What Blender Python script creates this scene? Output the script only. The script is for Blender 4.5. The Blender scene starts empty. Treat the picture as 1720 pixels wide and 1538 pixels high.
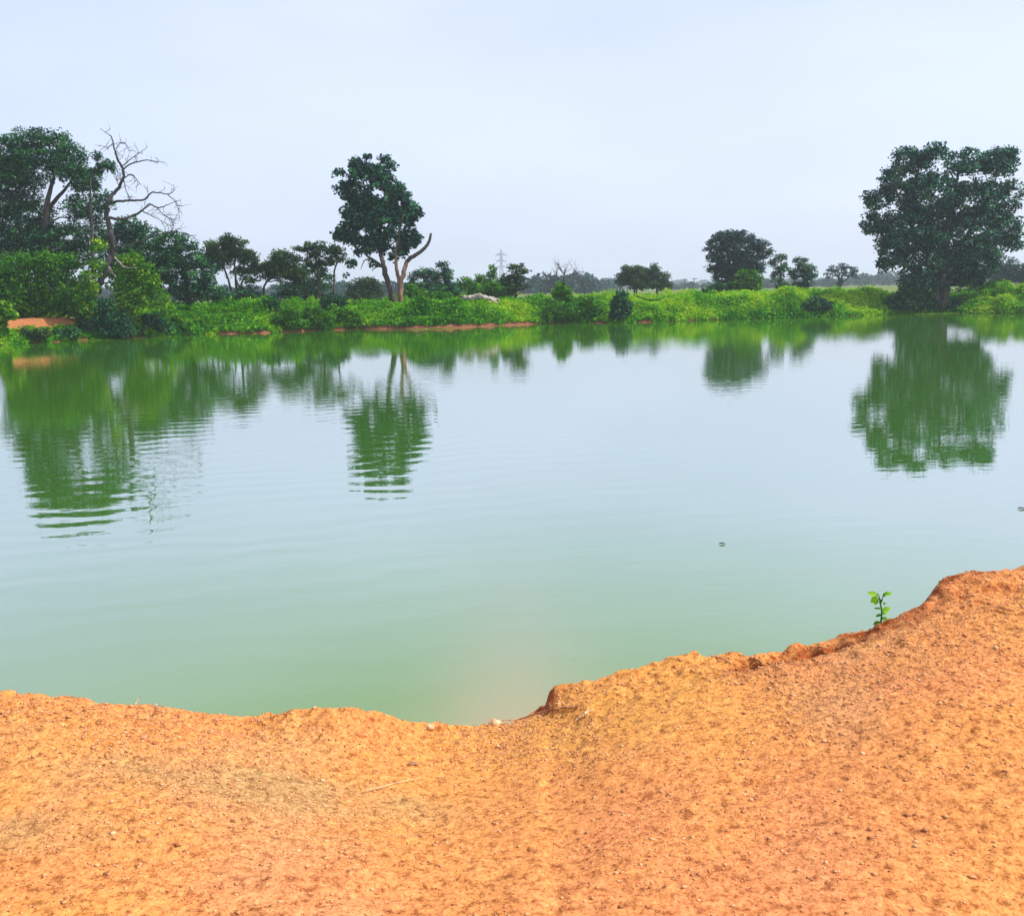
import bpy, math
import numpy as np
from mathutils import Matrix, Vector

scene = bpy.context.scene
COL = scene.collection
rng = np.random.default_rng(7)

# ------------------------------------------------------------------ camera
EYE = 2.5                       # eye height over the water
FPX = 1490.0                    # focal length in pixels of the 1720 px wide photograph
PITCH = math.atan((769 - 488) / FPX)
ROLL = math.radians(1.2)
fw = np.array([0, math.cos(PITCH), -math.sin(PITCH)])
up0 = np.array([0, math.sin(PITCH), math.cos(PITCH)])
rt0 = np.array([1.0, 0, 0])
rt = math.cos(ROLL) * rt0 - math.sin(ROLL) * up0
up = math.cos(ROLL) * up0 + math.sin(ROLL) * rt0
cam = bpy.data.cameras.new('camera')
cam.sensor_width = 36.0
cam.lens = 36.0 * FPX / 1720.0
cam.clip_start = 0.05
cam.clip_end = 9000
co = bpy.data.objects.new('camera', cam)
COL.objects.link(co)
M = Matrix.Identity(4)
for i in range(3):
    M[i][0] = rt[i]; M[i][1] = up[i]; M[i][2] = -fw[i]
M[2][3] = EYE
co.matrix_world = M
scene.camera = co

# ------------------------------------------------------------------ sky, sun, exposure
SUN_EL, SUN_AZ = math.radians(50), math.radians(98)     # azimuth clockwise from +Y (the view)
w = bpy.data.worlds.new('World'); scene.world = w; w.use_nodes = True
nt = w.node_tree
bg = nt.nodes['Background']
sky = nt.nodes.new('ShaderNodeTexSky'); sky.sky_type = 'NISHITA'; sky.sun_disc = False
sky.sun_elevation = SUN_EL; sky.sun_rotation = SUN_AZ
sky.air_density = 1.0; sky.dust_density = 4.0; sky.ozone_density = 2.0; sky.altitude = 250
mx = nt.nodes.new('ShaderNodeMix'); mx.data_type = 'RGBA'; mx.inputs[0].default_value = 0.42
mx.inputs[7].default_value = (7.3, 7.9, 10.4, 1)         # thin high haze over the whole sky
cn = nt.nodes.new('ShaderNodeTexNoise'); cn.inputs['Scale'].default_value = 1.6; cn.inputs['Detail'].default_value = 4
tcw = nt.nodes.new('ShaderNodeTexCoord'); mpw = nt.nodes.new('ShaderNodeMapping'); mpw.inputs['Scale'].default_value = (1, 1, 3)
mr = nt.nodes.new('ShaderNodeMapRange'); mr.inputs[1].default_value = .3; mr.inputs[2].default_value = .7; mr.inputs[3].default_value = .40; mr.inputs[4].default_value = .60
nt.links.new(tcw.outputs['Generated'], mpw.inputs[0]); nt.links.new(mpw.outputs[0], cn.inputs[0]); nt.links.new(cn.outputs[0], mr.inputs[0]); nt.links.new(mr.outputs[0], mx.inputs[0])
nt.links.new(sky.outputs[0], mx.inputs[6])
nt.links.new(mx.outputs[2], bg.inputs[0])
bg.inputs[1].default_value = 0.120
sl = bpy.data.lights.new('sun', 'SUN'); sl.energy = 4.0; sl.angle = math.radians(0.6); sl.color = (1, 0.95, 0.86)
so = bpy.data.objects.new('sun', sl); COL.objects.link(so)
sd = Vector((math.sin(SUN_AZ) * math.cos(SUN_EL), math.cos(SUN_AZ) * math.cos(SUN_EL), math.sin(SUN_EL)))
so.rotation_euler = sd.to_track_quat('Z', 'Y').to_euler()
so.location = sd * 200
scene.view_settings.view_transform = 'Standard'
scene.view_settings.look = 'None'
scene.view_settings.exposure = 0.36
scene.view_settings.gamma = 1.0
scene.cycles.use_denoising = True
scene.cycles.max_bounces = 6
scene.cycles.diffuse_bounces = 3
scene.cycles.glossy_bounces = 3
scene.cycles.transmission_bounces = 3
scene.cycles.volume_bounces = 1
scene.cycles.transparent_max_bounces = 6

# ------------------------------------------------------------------ pixel helpers (photograph pixels)
def ray(px, py):
    px = np.asarray(px, float); py = np.asarray(py, float)
    d = (fw + (px[..., None] - 860) / FPX * rt + (769 - py[..., None]) / FPX * up)
    return d
def at(px, py, Y):              # the point seen at a pixel, Y metres ahead
    d = ray(px, py)
    t = np.asarray(Y, float) / d[..., 1]
    return d * t[..., None] + np.array([0, 0, EYE])
def on_plane(px, py, z):
    d = ray(px, py)
    t = (np.asarray(z, float) - EYE) / d[..., 2]
    return d * t[..., None] + np.array([0, 0, EYE])
def x_at(px, Y):                # world x of a pixel column at eye level
    d = ray(px, 488 - (np.asarray(px, float) - 860) * math.tan(ROLL))
    return float(d[0] * Y / d[1])

# ------------------------------------------------------------------ noise
def _hash(ix, iy, seed):
    h = (ix.astype(np.int64) * 374761393 + iy.astype(np.int64) * 668265263 + seed * 1442695041) & 0xFFFFFFFF
    h = ((h ^ (h >> 13)) * 1274126177) & 0xFFFFFFFF
    h = h ^ (h >> 16)
    return (h & 0xFFFFFF) / float(0xFFFFFF)
def vnoise(x, y, seed=0):
    x = np.asarray(x, float); y = np.asarray(y, float)
    ix = np.floor(x); iy = np.floor(y)
    fx = x - ix; fy = y - iy
    fx = fx * fx * (3 - 2 * fx); fy = fy * fy * (3 - 2 * fy)
    a = _hash(ix, iy, seed); b = _hash(ix + 1, iy, seed)
    c = _hash(ix, iy + 1, seed); d = _hash(ix + 1, iy + 1, seed)
    return (a + (b - a) * fx) * (1 - fy) + (c + (d - c) * fx) * fy - 0.5
def fbm(x, y, sc, seed=0, octv=4):
    s = 0; a = 1.0
    for k in range(octv):
        s = s + a * vnoise(x * sc * 2.03 ** k + 17.3 * k, y * sc * 2.03 ** k - 9.1 * k, seed + k); a *= 0.5
    return s
def sstep(a, b, x):
    t = np.clip((x - a) / (b - a), 0, 1)
    return t * t * (3 - 2 * t)

# ------------------------------------------------------------------ terrain
# near crest: edge of the red bank against the water (pixel x, pixel y, height over water)
CR = np.array([
    (-900, 1040, .85), (-300, 1135, .85), (0, 1160, .85), (60, 1166, .85), (100, 1166, .84), (200, 1178, .82), (300, 1186, .78), (335, 1197, .72),
    (400, 1202, .68), (430, 1200, .66), (470, 1192, .68), (520, 1187, .7), (555, 1185, .7), (600, 1190, .66), (650, 1203, .58),
    (720, 1211, .5), (750, 1216, .42), (790, 1218, .36), (840, 1216, .34), (875, 1204, .36), (900, 1190, .4), (915, 1175, .5),
    (922, 1158, .58), (932, 1150, .62), (955, 1149, .63), (980, 1145, .65), (1050, 1127, .68), (1120, 1107, .7), (1170, 1096, .72), (1225, 1092, .74),
    (1245, 1096, .74), (1258, 1104, .72), (1275, 1096, .75), (1330, 1084, .76), (1400, 1068, .78), (1455, 1052, .8), (1476, 1042, .8), (1484, 1030, .86),
    (1500, 1021, .9), (1525, 1006, .94), (1545, 996, .96), (1562, 980, 1.0), (1578, 971, 1.02), (1640, 962, 1.04), (1720, 953, 1.05), (2000, 890, 1.1), (2700, 780, 1.15)])
_p = on_plane(CR[:, 0], CR[:, 1], CR[:, 2])
CPHI = np.arctan2(_p[:, 0], _p[:, 1]); CRAD = np.hypot(_p[:, 0], _p[:, 1]); CZ = CR[:, 2]
CPHI = np.concatenate([[-1.6, -1.15], CPHI, [1.1, 1.6]]); CRAD = np.concatenate([[60, 22], CRAD, [25, 60]])
CZ = np.concatenate([[1.1, .9], CZ, [1.1, 1.1]])
_o = np.argsort(CPHI); CPHI, CRAD, CZ = CPHI[_o], CRAD[_o], CZ[_o]
_s = np.linspace(CPHI[0], CPHI[-1], 900); _z = np.interp(_s, CPHI, CZ)
CPHI_S = _s; CZ_S = np.array([np.average(_z, weights=np.exp(-((_s - q) / 0.11) ** 2)) for q in _s])
# far waterline
FR = np.array([(-500, 600), (-200, 588), (0, 580), (60, 576), (120, 573), (180, 570), (260, 566), (330, 562), (430, 560), (520, 556), (600, 553), (700, 553),
               (780, 550), (860, 546), (930, 543), (1000, 543), (1100, 541), (1200, 537), (1300, 535), (1400, 532), (1500, 528),
               (1600, 526), (1720, 527), (1950, 524), (2300, 520)])
_p = on_plane(FR[:, 0], FR[:, 1], np.zeros(len(FR)))
FPHI = np.arctan2(_p[:, 0], _p[:, 1]); FRAD = np.hypot(_p[:, 0], _p[:, 1])
FPHI = np.concatenate([[-1.6, -1.0], FPHI, [1.0, 1.6]]); FRAD = np.concatenate([[30, 46], FRAD, [60, 40]])
_o = np.argsort(FPHI); FPHI, FRAD = FPHI[_o], FRAD[_o]

def far_radius(phi):
    return np.interp(phi, FPHI, FRAD) + 0.5 * vnoise(phi * 60, phi * 0, 5) + 0.3 * vnoise(phi * 190, phi * 0, 6)
def ground_z(x, y, detail=False):
    x = np.asarray(x, float); y = np.asarray(y, float)
    r = np.hypot(x, y) + 1e-9; phi = np.arctan2(x, y)
    rc = np.interp(phi, CPHI, CRAD); zc = np.interp(phi, CPHI, CZ)
    jag = 0.05 * fbm(x, y, 5.0, 31, 3) if detail else 0
    d = r - rc + jag
    k = sstep(1.0, 0, r / rc) if False else np.clip(r / rc, 0, 1)
    wide = np.interp(phi, CPHI_S, CZ_S)                 # broad lie of the land, then the sharp edge itself
    near = 0.82 + (wide - 0.82) * sstep(0.35, 1.0, k)
    near = near + (zc - wide) * sstep(-0.30, 0.0, d)
    near = near + 0.05 * fbm(x, y, 0.9, 11, 2) * sstep(0.0, 0.5, -d)
    if detail:
        fine = 0.018 * fbm(x, y, 4, 12, 2) + 0.012 * fbm(x, y, 16, 13, 2) + 0.007 * fbm(x, y, 45, 14, 2)
        # rough crumbly ground on the right hand ridge, smoother trodden ground in front
        rough = 0.5 + 1.1 * sstep(-0.9, -0.1, d) + 0.5 * sstep(0.2, 2.0, x)
        near = near + fine * rough
        for (hx, hy, hw, hd) in DENT:
            near = near - hd * np.exp(-((x - hx) / hw) ** 2 - ((y - hy) / (hw * .6)) ** 2)
        # small collapse hollows just inside the edge
        for (hx, hy, hw, hd) in HOL:
            q = ((x - hx) / hw) ** 2 + ((y - hy) / (hw * 0.45)) ** 2
            near = near - hd * np.exp(-q * 1.6) * (1 + 1.2 * vnoise(x * 14, y * 14, 77))
    drop = np.where(d > 0, 1.25 * d + 0.35 * np.minimum(d, 0.3) * vnoise(x * 9, y * 9, 3) + 0.0, 0)
    near = near - np.clip(drop, 0, None)
    near = np.maximum(near, -1.6)
    near = np.where(rc > 40, 1.0, near)
    rf = far_radius(phi)
    e = r - rf
    left = sstep(-0.40, -0.50, phi)
    hb = 1.25 + 0.15 * left
    far = np.where(e < 0, 0.45 * e, hb * sstep(-0.3, 2.4 - 0.8 * left, e) + 0.02 + 0.0 * e)
    far = np.where(e < 0, 0.45 * e + hb * sstep(-0.3, 2.4, 0), far)
    far = np.where(e < 0, 0.6 * e + 0.03, np.maximum(0.03, 0.25 * sstep(0, .25, e) + (hb - 0.25) * sstep(0.2, 2.8, e)))
    far = far + np.where(e > 1, 0.25 * fbm(x, y, 0.15, 21, 3) + 0.35 * sstep(60, 400, e) * 0, 0)
    far = np.maximum(far, -1.6)
    return np.maximum(near, far)

_h = on_plane(np.array([1275, 1340, 1500, 1535, 925, 1385, 640]), np.array([1106, 1100, 1030, 1015, 1178, 1086, 1330]), np.array([.76, .76, .88, .9, .5, .78, .8]))
HOL = [(p[0], p[1], hw, hd) for p, (hw, hd) in zip(_h, [(.13, .12), (.28, .07), (.14, .10), (.16, .10), (.08, .08), (.20, .06), (.3, .012)])]

_r = np.random.default_rng(99)
DENT = [(_r.uniform(-1.9, 2.6), _r.uniform(2.0, 3.5), _r.uniform(.05, .16), _r.uniform(.004, .014)) for _ in range(22)]
# ------------------------------------------------------------------ mesh + tagging helpers
def mesh_np(name, V, F, mat, tone=None, smooth=False, extra=None):
    V = np.asarray(V, np.float32).reshape(-1, 3); F = np.asarray(F, np.int32)
    n = F.shape[1]
    me = bpy.data.meshes.new(name)
    me.vertices.add(len(V)); me.vertices.foreach_set('co', V.ravel())
    me.loops.add(F.size); me.loops.foreach_set('vertex_index', F.ravel())
    me.polygons.add(len(F)); me.polygons.foreach_set('loop_start', np.arange(0, F.size, n, dtype=np.int32))
    me.polygons.foreach_set('loop_total', np.full(len(F), n, np.int32))
    if smooth: me.polygons.foreach_set('use_smooth', np.ones(len(F), bool))
    if tone is not None:
        a = me.attributes.new('tone', 'FLOAT', 'POINT'); a.data.foreach_set('value', np.asarray(tone, np.float32))
    for k, v in (extra or {}).items():
        a = me.attributes.new(k, 'FLOAT', 'POINT'); a.data.foreach_set('value', np.asarray(v, np.float32))
    me.update(calc_edges=True); me.validate()
    me.materials.append(mat)
    return me
def obj(name, me, parent=None):
    o = bpy.data.objects.new(name, me); COL.objects.link(o)
    if parent is not None: o.parent = parent
    return o
def tag(o, label=None, cat=None, group=None, kind=None):
    if label: o['label'] = label
    if cat: o['category'] = cat
    if group: o['group'] = group
    if kind: o['kind'] = kind
    return o
def empty(name, loc, label, cat, group=None):
    o = bpy.data.objects.new(name, None); COL.objects.link(o); o.location = loc; o.empty_display_size = 0.3
    return tag(o, label, cat, group)

def tube_np(paths, sides=6):
    """paths: list of (points Nx3, radii N) -> verts, quads"""
    Vs, Fs, off = [], [], 0
    ang = np.linspace(0, 2 * math.pi, sides, endpoint=False)
    for P, R in paths:
        P = np.asarray(P, float); R = np.asarray(R, float); n = len(P)
        T = np.gradient(P, axis=0); T /= (np.linalg.norm(T, axis=1)[:, None] + 1e-9)
        ref = np.array([0.13, 1.0, 0.07]) if abs(T[0][1]) < 0.8 else np.array([1.0, 0, 0])
        A = np.cross(T, ref); A /= (np.linalg.norm(A, axis=1)[:, None] + 1e-9)
        B = np.cross(T, A)
        ring = P[:, None, :] + R[:, None, None] * (np.cos(ang)[None, :, None] * A[:, None, :] + np.sin(ang)[None, :, None] * B[:, None, :])
        Vs.append(ring.reshape(-1, 3))
        i = np.arange(n - 1)[:, None] * sides; j = np.arange(sides)[None, :]; j2 = (j + 1) % sides
        Fs.append(np.stack([i + j, i + j2, i + sides + j2, i + sides + j], -1).reshape(-1, 4) + off)
        # end caps as fans of degenerate-free quads
        for base in (0, (n - 1) * sides):
            idx = off + base + np.arange(sides)
            for k in range(1, sides - 1, 2):
                Fs.append(np.array([[idx[0], idx[k], idx[k + 1], idx[(k + 2) % sides]]]) if k + 2 < sides else np.array([[idx[0], idx[k], idx[k + 1], idx[k + 1]]])[:0])
        off += n * sides
    return np.concatenate(Vs), np.concatenate(Fs)
def smooth_path(P, R, n=5, wob=0.0, r=None):
    """Catmull-Rom through control points, with a little wander"""
    P = np.asarray(P, float); R = np.asarray(R, float)
    Q = np.vstack([2 * P[0] - P[1], P, 2 * P[-1] - P[-2]])
    out, ro = [], []
    for i in range(len(P) - 1):
        p0, p1, p2, p3 = Q[i:i + 4]
        for t in np.linspace(0, 1, n, endpoint=False):
            out.append(0.5 * ((2 * p1) + (-p0 + p2) * t + (2 * p0 - 5 * p1 + 4 * p2 - p3) * t * t + (-p0 + 3 * p1 - 3 * p2 + p3) * t ** 3))
            ro.append(R[i] * (1 - t) + R[i + 1] * t)
    out.append(P[-1]); ro.append(R[-1])
    out = np.array(out); ro = np.array(ro)
    if wob and r is not None:
        nz = r.normal(0, wob, out.shape); nz[0] = 0; nz[-1] *= 0.3
        out += nz * ro[:, None]
    return out, ro

def leaves_np(P, size, r, upb=0.5, aspect=0.55, droop=0.0):
    n = len(P)
    N = r.normal(size=(n, 3)); N[:, 2] = np.abs(N[:, 2]) + upb; N /= np.linalg.norm(N, axis=1)[:, None]
    D = r.normal(size=(n, 3)); D[:, 2] -= droop
    D -= (D * N).sum(1)[:, None] * N; D /= np.linalg.norm(D, axis=1)[:, None]
    S = np.cross(N, D)
    s = np.asarray(size).reshape(-1, 1) * np.ones((n, 1))
    a = P - D * s * 0.5; b = P + S * s * aspect * 0.5 + N * s * 0.08 - D * s * 0.05
    c = P + D * s * 0.5 - N * s * 0.1; d = P - S * s * aspect * 0.5 + N * s * 0.08 - D * s * 0.05
    V = np.stack([a, b, c, d], 1).reshape(-1, 3)
    F = np.arange(4 * n).reshape(n, 4)
    return V, F

# ------------------------------------------------------------------ materials
def new_mat(name):
    m = bpy.data.materials.new(name); m.use_nodes = True
    n = m.node_tree.nodes; n.clear()
    return m, m.node_tree, n, m.node_tree.links
def ramp(n, stops, interp='LINEAR'):
    r = n.new('ShaderNodeValToRGB'); cr = r.color_ramp; cr.interpolation = interp
    cr.elements[0].position, cr.elements[0].color = stops[0][0], (*stops[0][1], 1)
    cr.elements[1].position, cr.elements[1].color = stops[-1][0], (*stops[-1][1], 1)
    for p, c in stops[1:-1]:
        e = cr.elements.new(p); e.color = (*c, 1)
    return r
def leaf_mat(name, dark, mid, light, trans=0.35, rough=0.55):
    m, t, n, l = new_mat(name)
    out = n.new('ShaderNodeOutputMaterial')
    at_ = n.new('ShaderNodeAttribute'); at_.attribute_name = 'tone'
    r = ramp(n, [(0, dark), (0.5, mid), (1, light)])
    l.new(at_.outputs['Fac'], r.inputs[0])
    p = n.new('ShaderNodeBsdfPrincipled'); p.inputs['Roughness'].default_value = rough
    p.inputs['Specular IOR Level'].default_value = 0.1
    tr = n.new('ShaderNodeBsdfTranslucent')
    hs = n.new('ShaderNodeHueSaturation'); hs.inputs['Saturation'].default_value = 1.15; hs.inputs['Value'].default_value = 1.3; hs.inputs['Hue'].default_value = 0.49
    l.new(r.outputs[0], p.inputs['Base Color']); l.new(r.outputs[0], hs.inputs['Color']); l.new(hs.outputs[0], tr.inputs[0])
    mixs = n.new('ShaderNodeMixShader'); mixs.inputs[0].default_value = trans
    l.new(p.outputs[0], mixs.inputs[1]); l.new(tr.outputs[0], mixs.inputs[2]); l.new(mixs.outputs[0], out.inputs[0])
    return m
def bark_mat(name, c1, c2, sc=6.0):
    m, t, n, l = new_mat(name)
    out = n.new('ShaderNodeOutputMaterial'); p = n.new('ShaderNodeBsdfPrincipled'); p.inputs['Roughness'].default_value = 0.9
    tc = n.new('ShaderNodeTexCoord'); mp = n.new('ShaderNodeMapping'); mp.inputs['Scale'].default_value = (1, 1, 0.3)
    nz = n.new('ShaderNodeTexNoise'); nz.inputs['Scale'].default_value = sc; nz.inputs['Detail'].default_value = 5
    l.new(tc.outputs['Object'], mp.inputs[0]); l.new(mp.outputs[0], nz.inputs[0])
    r = ramp(n, [(0.35, c1), (0.65, c2)]); l.new(nz.outputs[0], r.inputs[0]); l.new(r.outputs[0], p.inputs['Base Color'])
    b = n.new('ShaderNodeBump'); b.inputs['Strength'].default_value = 0.6; b.inputs['Distance'].default_value = 0.03
    l.new(nz.outputs[0], b.inputs['Height']); l.new(b.outputs[0], p.inputs['Normal']); l.new(p.outputs[0], out.inputs[0])
    return m
L_DARK = leaf_mat('dark_leaves', (.004, .024, .020), (.017, .086, .044), (.12, .33, .09), .35)
L_BIG = leaf_mat('broad_leaves', (.004, .020, .024), (.018, .078, .058), (.12, .32, .16), .35)
L_OLIVE = leaf_mat('olive_leaves', (.006, .026, .014), (.028, .080, .028), (.13, .23, .05), .3)
L_GREEN = leaf_mat('green_leaves', (.012, .06, .008), (.045, .20, .010), (.17, .42, .02), .4)
L_LIME = leaf_mat('lime_leaves', (.012, .085, .006), (.08, .26, .012), (.28, .44, .02), .4)
L_GREY = leaf_mat('grey_leaves', (.008, .028, .034), (.026, .070, .070), (.09, .19, .16), .3)
L_GRASS = leaf_mat('grass_blades', (.012, .10, .004), (.085, .36, .008), (.38, .54, .02), .4)
B_DARK = bark_mat('dark_bark', (.022, .018, .018), (.07, .055, .045))
B_SUNLIT = bark_mat('warm_sunlit_bark', (.07, .04, .03), (.30, .16, .10))  # reddish bark lightened and warmed: sunlight on the trunk put into its colour
B_PALE = bark_mat('bleached_wood', (.22, .18, .15), (.55, .48, .42), 4)
B_DEAD = bark_mat('dead_grey_bark', (.014, .013, .018), (.055, .046, .045))

def ground_mat():
    m, t, n, l = new_mat('red_earth')
    out = n.new('ShaderNodeOutputMaterial'); p = n.new('ShaderNodeBsdfPrincipled'); p.inputs['Roughness'].default_value = 0.95
    p.inputs['Specular IOR Level'].default_value = 0.15
    tc = n.new('ShaderNodeTexCoord'); geo = n.new('ShaderNodeNewGeometry')
    def noise(s, d=4, ro=0.6, vec=None):
        q = n.new('ShaderNodeTexNoise'); q.inputs['Scale'].default_value = s; q.inputs['Detail'].default_value = d; q.inputs['Roughness'].default_value = ro
        l.new(vec or tc.outputs['Object'], q.inputs['Vector']); return q
    def mix(fac, a, b, mode='MIX'):
        q = n.new('ShaderNodeMix'); q.data_type = 'RGBA'; q.blend_type = mode
        for sock, v in ((q.inputs[0], fac), (q.inputs[6], a), (q.inputs[7], b)):
            if hasattr(v, 'node'): l.new(v, sock)
            elif isinstance(v, (int, float)): sock.default_value = v
            else: sock.default_value = (*v, 1)
        return q.outputs[2]
    # broad patches: yellow ochre, salmon and grey tan soil
    big = noise(0.55, 3); r1 = ramp(n, [(0.36, (.64, .295, .066)), (0.5, (.65, .27, .074)), (0.64, (.64, .24, .084))]); l.new(big.outputs[0], r1.inputs[0])
    pt = noise(0.9, 2, 0.5); r2 = ramp(n, [(0.56, (0, 0, 0)), (0.66, (1, 1, 1))]); l.new(pt.outputs[0], r2.inputs[0])
    c = mix(0.0, r1.outputs[0], r1.outputs[0])
    mm = n.new('ShaderNodeMath'); mm.operation = 'MULTIPLY'; mm.inputs[1].default_value = 0.35; l.new(r2.outputs[0], mm.inputs[0])
    c = mix(mm.outputs[0], c, (.50, .30, .14))
    # stained tan patches left by standing water
    sx = n.new('ShaderNodeAttribute'); sx.attribute_name = 'stain'
    c = mix(sx.outputs['Fac'], c, (.44, .265, .10))
    # centimetre mottling: dark crumbs and pale grit
    m1 = noise(28, 5, 0.7); r3 = ramp(n, [(0.36, (.46, .38, .32)), (0.47, (.88, .86, .84)), (0.56, (1, 1, 1)), (0.70, (1.25, 1.25, 1.25))]); l.new(m1.outputs[0], r3.inputs[0])
    c = mix(1.0, c, r3.outputs[0], 'MULTIPLY')
    m2 = noise(80, 4, 0.7); r4 = ramp(n, [(0.35, (.50, .36, .28)), (0.46, (.93, .90, .88)), (0.60, (1.12, 1.15, 1.18))]); l.new(m2.outputs[0], r4.inputs[0])
    c = mix(0.85, c, r4.outputs[0], 'MULTIPLY')
    vo = n.new('ShaderNodeTexVoronoi'); vo.inputs['Scale'].default_value = 55; l.new(tc.outputs['Object'], vo.inputs['Vector'])
    r5 = ramp(n, [(0.0, (.7, .62, .55)), (0.5, (1, 1, 1)), (1.0, (1.25, 1.3, 1.35))]); l.new(vo.outputs['Color'], r5.inputs[0])
    c = mix(0.45, c, r5.outputs[0], 'MULTIPLY')
    # darker, redder soil on the steep faces
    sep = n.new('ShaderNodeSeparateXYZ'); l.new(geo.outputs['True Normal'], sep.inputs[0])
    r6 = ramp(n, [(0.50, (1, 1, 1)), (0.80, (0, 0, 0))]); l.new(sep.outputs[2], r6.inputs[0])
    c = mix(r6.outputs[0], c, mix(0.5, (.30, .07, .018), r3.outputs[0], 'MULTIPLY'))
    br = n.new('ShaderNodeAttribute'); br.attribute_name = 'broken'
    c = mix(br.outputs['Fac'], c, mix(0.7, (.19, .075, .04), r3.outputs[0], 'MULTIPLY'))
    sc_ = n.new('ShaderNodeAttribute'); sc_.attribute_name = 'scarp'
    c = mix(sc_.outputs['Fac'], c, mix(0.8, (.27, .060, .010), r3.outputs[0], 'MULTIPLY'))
    # turf over the far land
    ga = n.new('ShaderNodeAttribute'); ga.attribute_name = 'turf'
    gn = noise(1.2, 5); r7 = ramp(n, [(0.35, (.04, .10, .012)), (0.65, (.11, .19, .03))]); l.new(gn.outputs[0], r7.inputs[0])
    c = mix(ga.outputs['Fac'], c, r7.outputs[0])
    l.new(c, p.inputs['Base Color'])
    b1 = n.new('ShaderNodeBump'); b1.inputs['Strength'].default_value = 0.9; b1.inputs['Distance'].default_value = 0.008; l.new(m1.outputs[0], b1.inputs['Height'])
    b2 = n.new('ShaderNodeBump'); b2.inputs['Strength'].default_value = 0.9; b2.inputs['Distance'].default_value = 0.004; l.new(m2.outputs[0], b2.inputs['Height']); l.new(b1.outputs[0], b2.inputs['Normal'])
    l.new(b2.outputs[0], p.inputs['Normal']); l.new(p.outputs[0], out.inputs[0])
    return m
EARTH = ground_mat()

def water_mat():
    m, t, n, l = new_mat('pond_water')
    out = n.new('ShaderNodeOutputMaterial')
    tc = n.new('ShaderNodeTexCoord')
    sh = n.new('ShaderNodeAttribute'); sh.attribute_name = 'silt'
    nz = n.new('ShaderNodeTexNoise'); nz.inputs['Scale'].default_value = 0.12; nz.inputs['Detail'].default_value = 2; l.new(tc.outputs['Object'], nz.inputs[0])
    r = ramp(n, [(0.3, (.055, .20, .008)), (0.7, (.072, .225, .012))]); l.new(nz.outputs[0], r.inputs[0])
    mx_ = n.new('ShaderNodeMix'); mx_.data_type = 'RGBA'; l.new(sh.outputs['Fac'], mx_.inputs[0]); mx_.inputs[7].default_value = (.30, .25, .10, 1)
    ml = n.new('ShaderNodeAttribute'); ml.attribute_name = 'milk'; my = n.new('ShaderNodeMix'); my.data_type = 'RGBA'
    l.new(ml.outputs['Fac'], my.inputs[0]); l.new(r.outputs[0], my.inputs[6]); my.inputs[7].default_value = (.095, .215, .028, 1); l.new(my.outputs[2], mx_.inputs[6])
    df = n.new('ShaderNodeBsdfDiffuse'); l.new(mx_.outputs[2], df.inputs[0])
    gl = n.new('ShaderNodeBsdfGlossy'); gl.inputs['Roughness'].default_value = 0.012; gl.inputs['Color'].default_value = (.96, .92, .98, 1)
    # ripples: long slow ones, short cat's paws, both strongest toward the left
    def bump(h, dist, prev=None):
        b = n.new('ShaderNodeBump'); b.inputs['Strength'].default_value = 1.0; b.inputs['Distance'].default_value = dist
        l.new(h, b.inputs['Height'])
        if prev is not None: l.new(prev, b.inputs['Normal'])
        return b.outputs[0]
    mp = n.new('ShaderNodeMapping'); mp.inputs['Rotation'].default_value = (0, 0, math.radians(-14)); l.new(tc.outputs['Object'], mp.inputs[0])
    wv = n.new('ShaderNodeTexWave'); wv.bands_direction = 'Y'; wv.inputs['Scale'].default_value = 0.55; wv.inputs['Distortion'].default_value = 7.0
    wv.inputs['Detail'].default_value = 3; wv.inputs['Detail Scale'].default_value = 0.9; l.new(mp.outputs[0], wv.inputs[0])
    mp2 = n.new('ShaderNodeMapping'); mp2.inputs['Scale'].default_value = (0.45, 1.4, 1); mp2.inputs['Rotation'].default_value = (0, 0, math.radians(-8)); l.new(tc.outputs['Object'], mp2.inputs[0])
    n1 = n.new('ShaderNodeTexNoise'); n1.inputs['Scale'].default_value = 3.0; n1.inputs['Detail'].default_value = 2; l.new(mp2.outputs[0], n1.inputs[0])
    n2 = n.new('ShaderNodeTexNoise'); n2.inputs['Scale'].default_value = 11.0; n2.inputs['Detail'].default_value = 1; l.new(mp2.outputs[0], n2.inputs[0])
    ra = n.new('ShaderNodeAttribute'); ra.attribute_name = 'ripple'
    mu = n.new('ShaderNodeMath'); mu.operation = 'MULTIPLY'; l.new(wv.outputs['Fac'], mu.inputs[0]); l.new(ra.outputs['Fac'], mu.inputs[1])
    nb = bump(mu.outputs[0], RIP[0]); ca = n.new('ShaderNodeAttribute'); ca.attribute_name = 'chop'
    def scaled(o):
        q = n.new('ShaderNodeMath'); q.operation = 'MULTIPLY'; l.new(o, q.inputs[0]); l.new(ca.outputs['Fac'], q.inputs[1]); return q.outputs[0]
    nb = bump(scaled(n1.outputs[0]), RIP[1], nb); nb = bump(scaled(n2.outputs[0]), RIP[2], nb)
    l.new(nb, gl.inputs['Normal'])
    lw = n.new('ShaderNodeLayerWeight'); lw.inputs['Blend'].default_value = 0.5; l.new(nb, lw.inputs['Normal'])
    fr = ramp(n, [(.30, (.10,) * 3), (.50, (.17,) * 3), (.562, (.23,) * 3), (.674, (.47,) * 3), (.758, (.66,) * 3), (.861, (.76,) * 3), (.97, (.87,) * 3)]); l.new(lw.outputs['Facing'], fr.inputs[0])
    ms = n.new('ShaderNodeMixShader'); l.new(fr.outputs[0], ms.inputs[0]); l.new(df.outputs[0], ms.inputs[1]); l.new(gl.outputs[0], ms.inputs[2])
    l.new(ms.outputs[0], out.inputs[0])
    return m
RIP = (0.0016, 0.0018, 0.0006)
WATER = water_mat()

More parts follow.
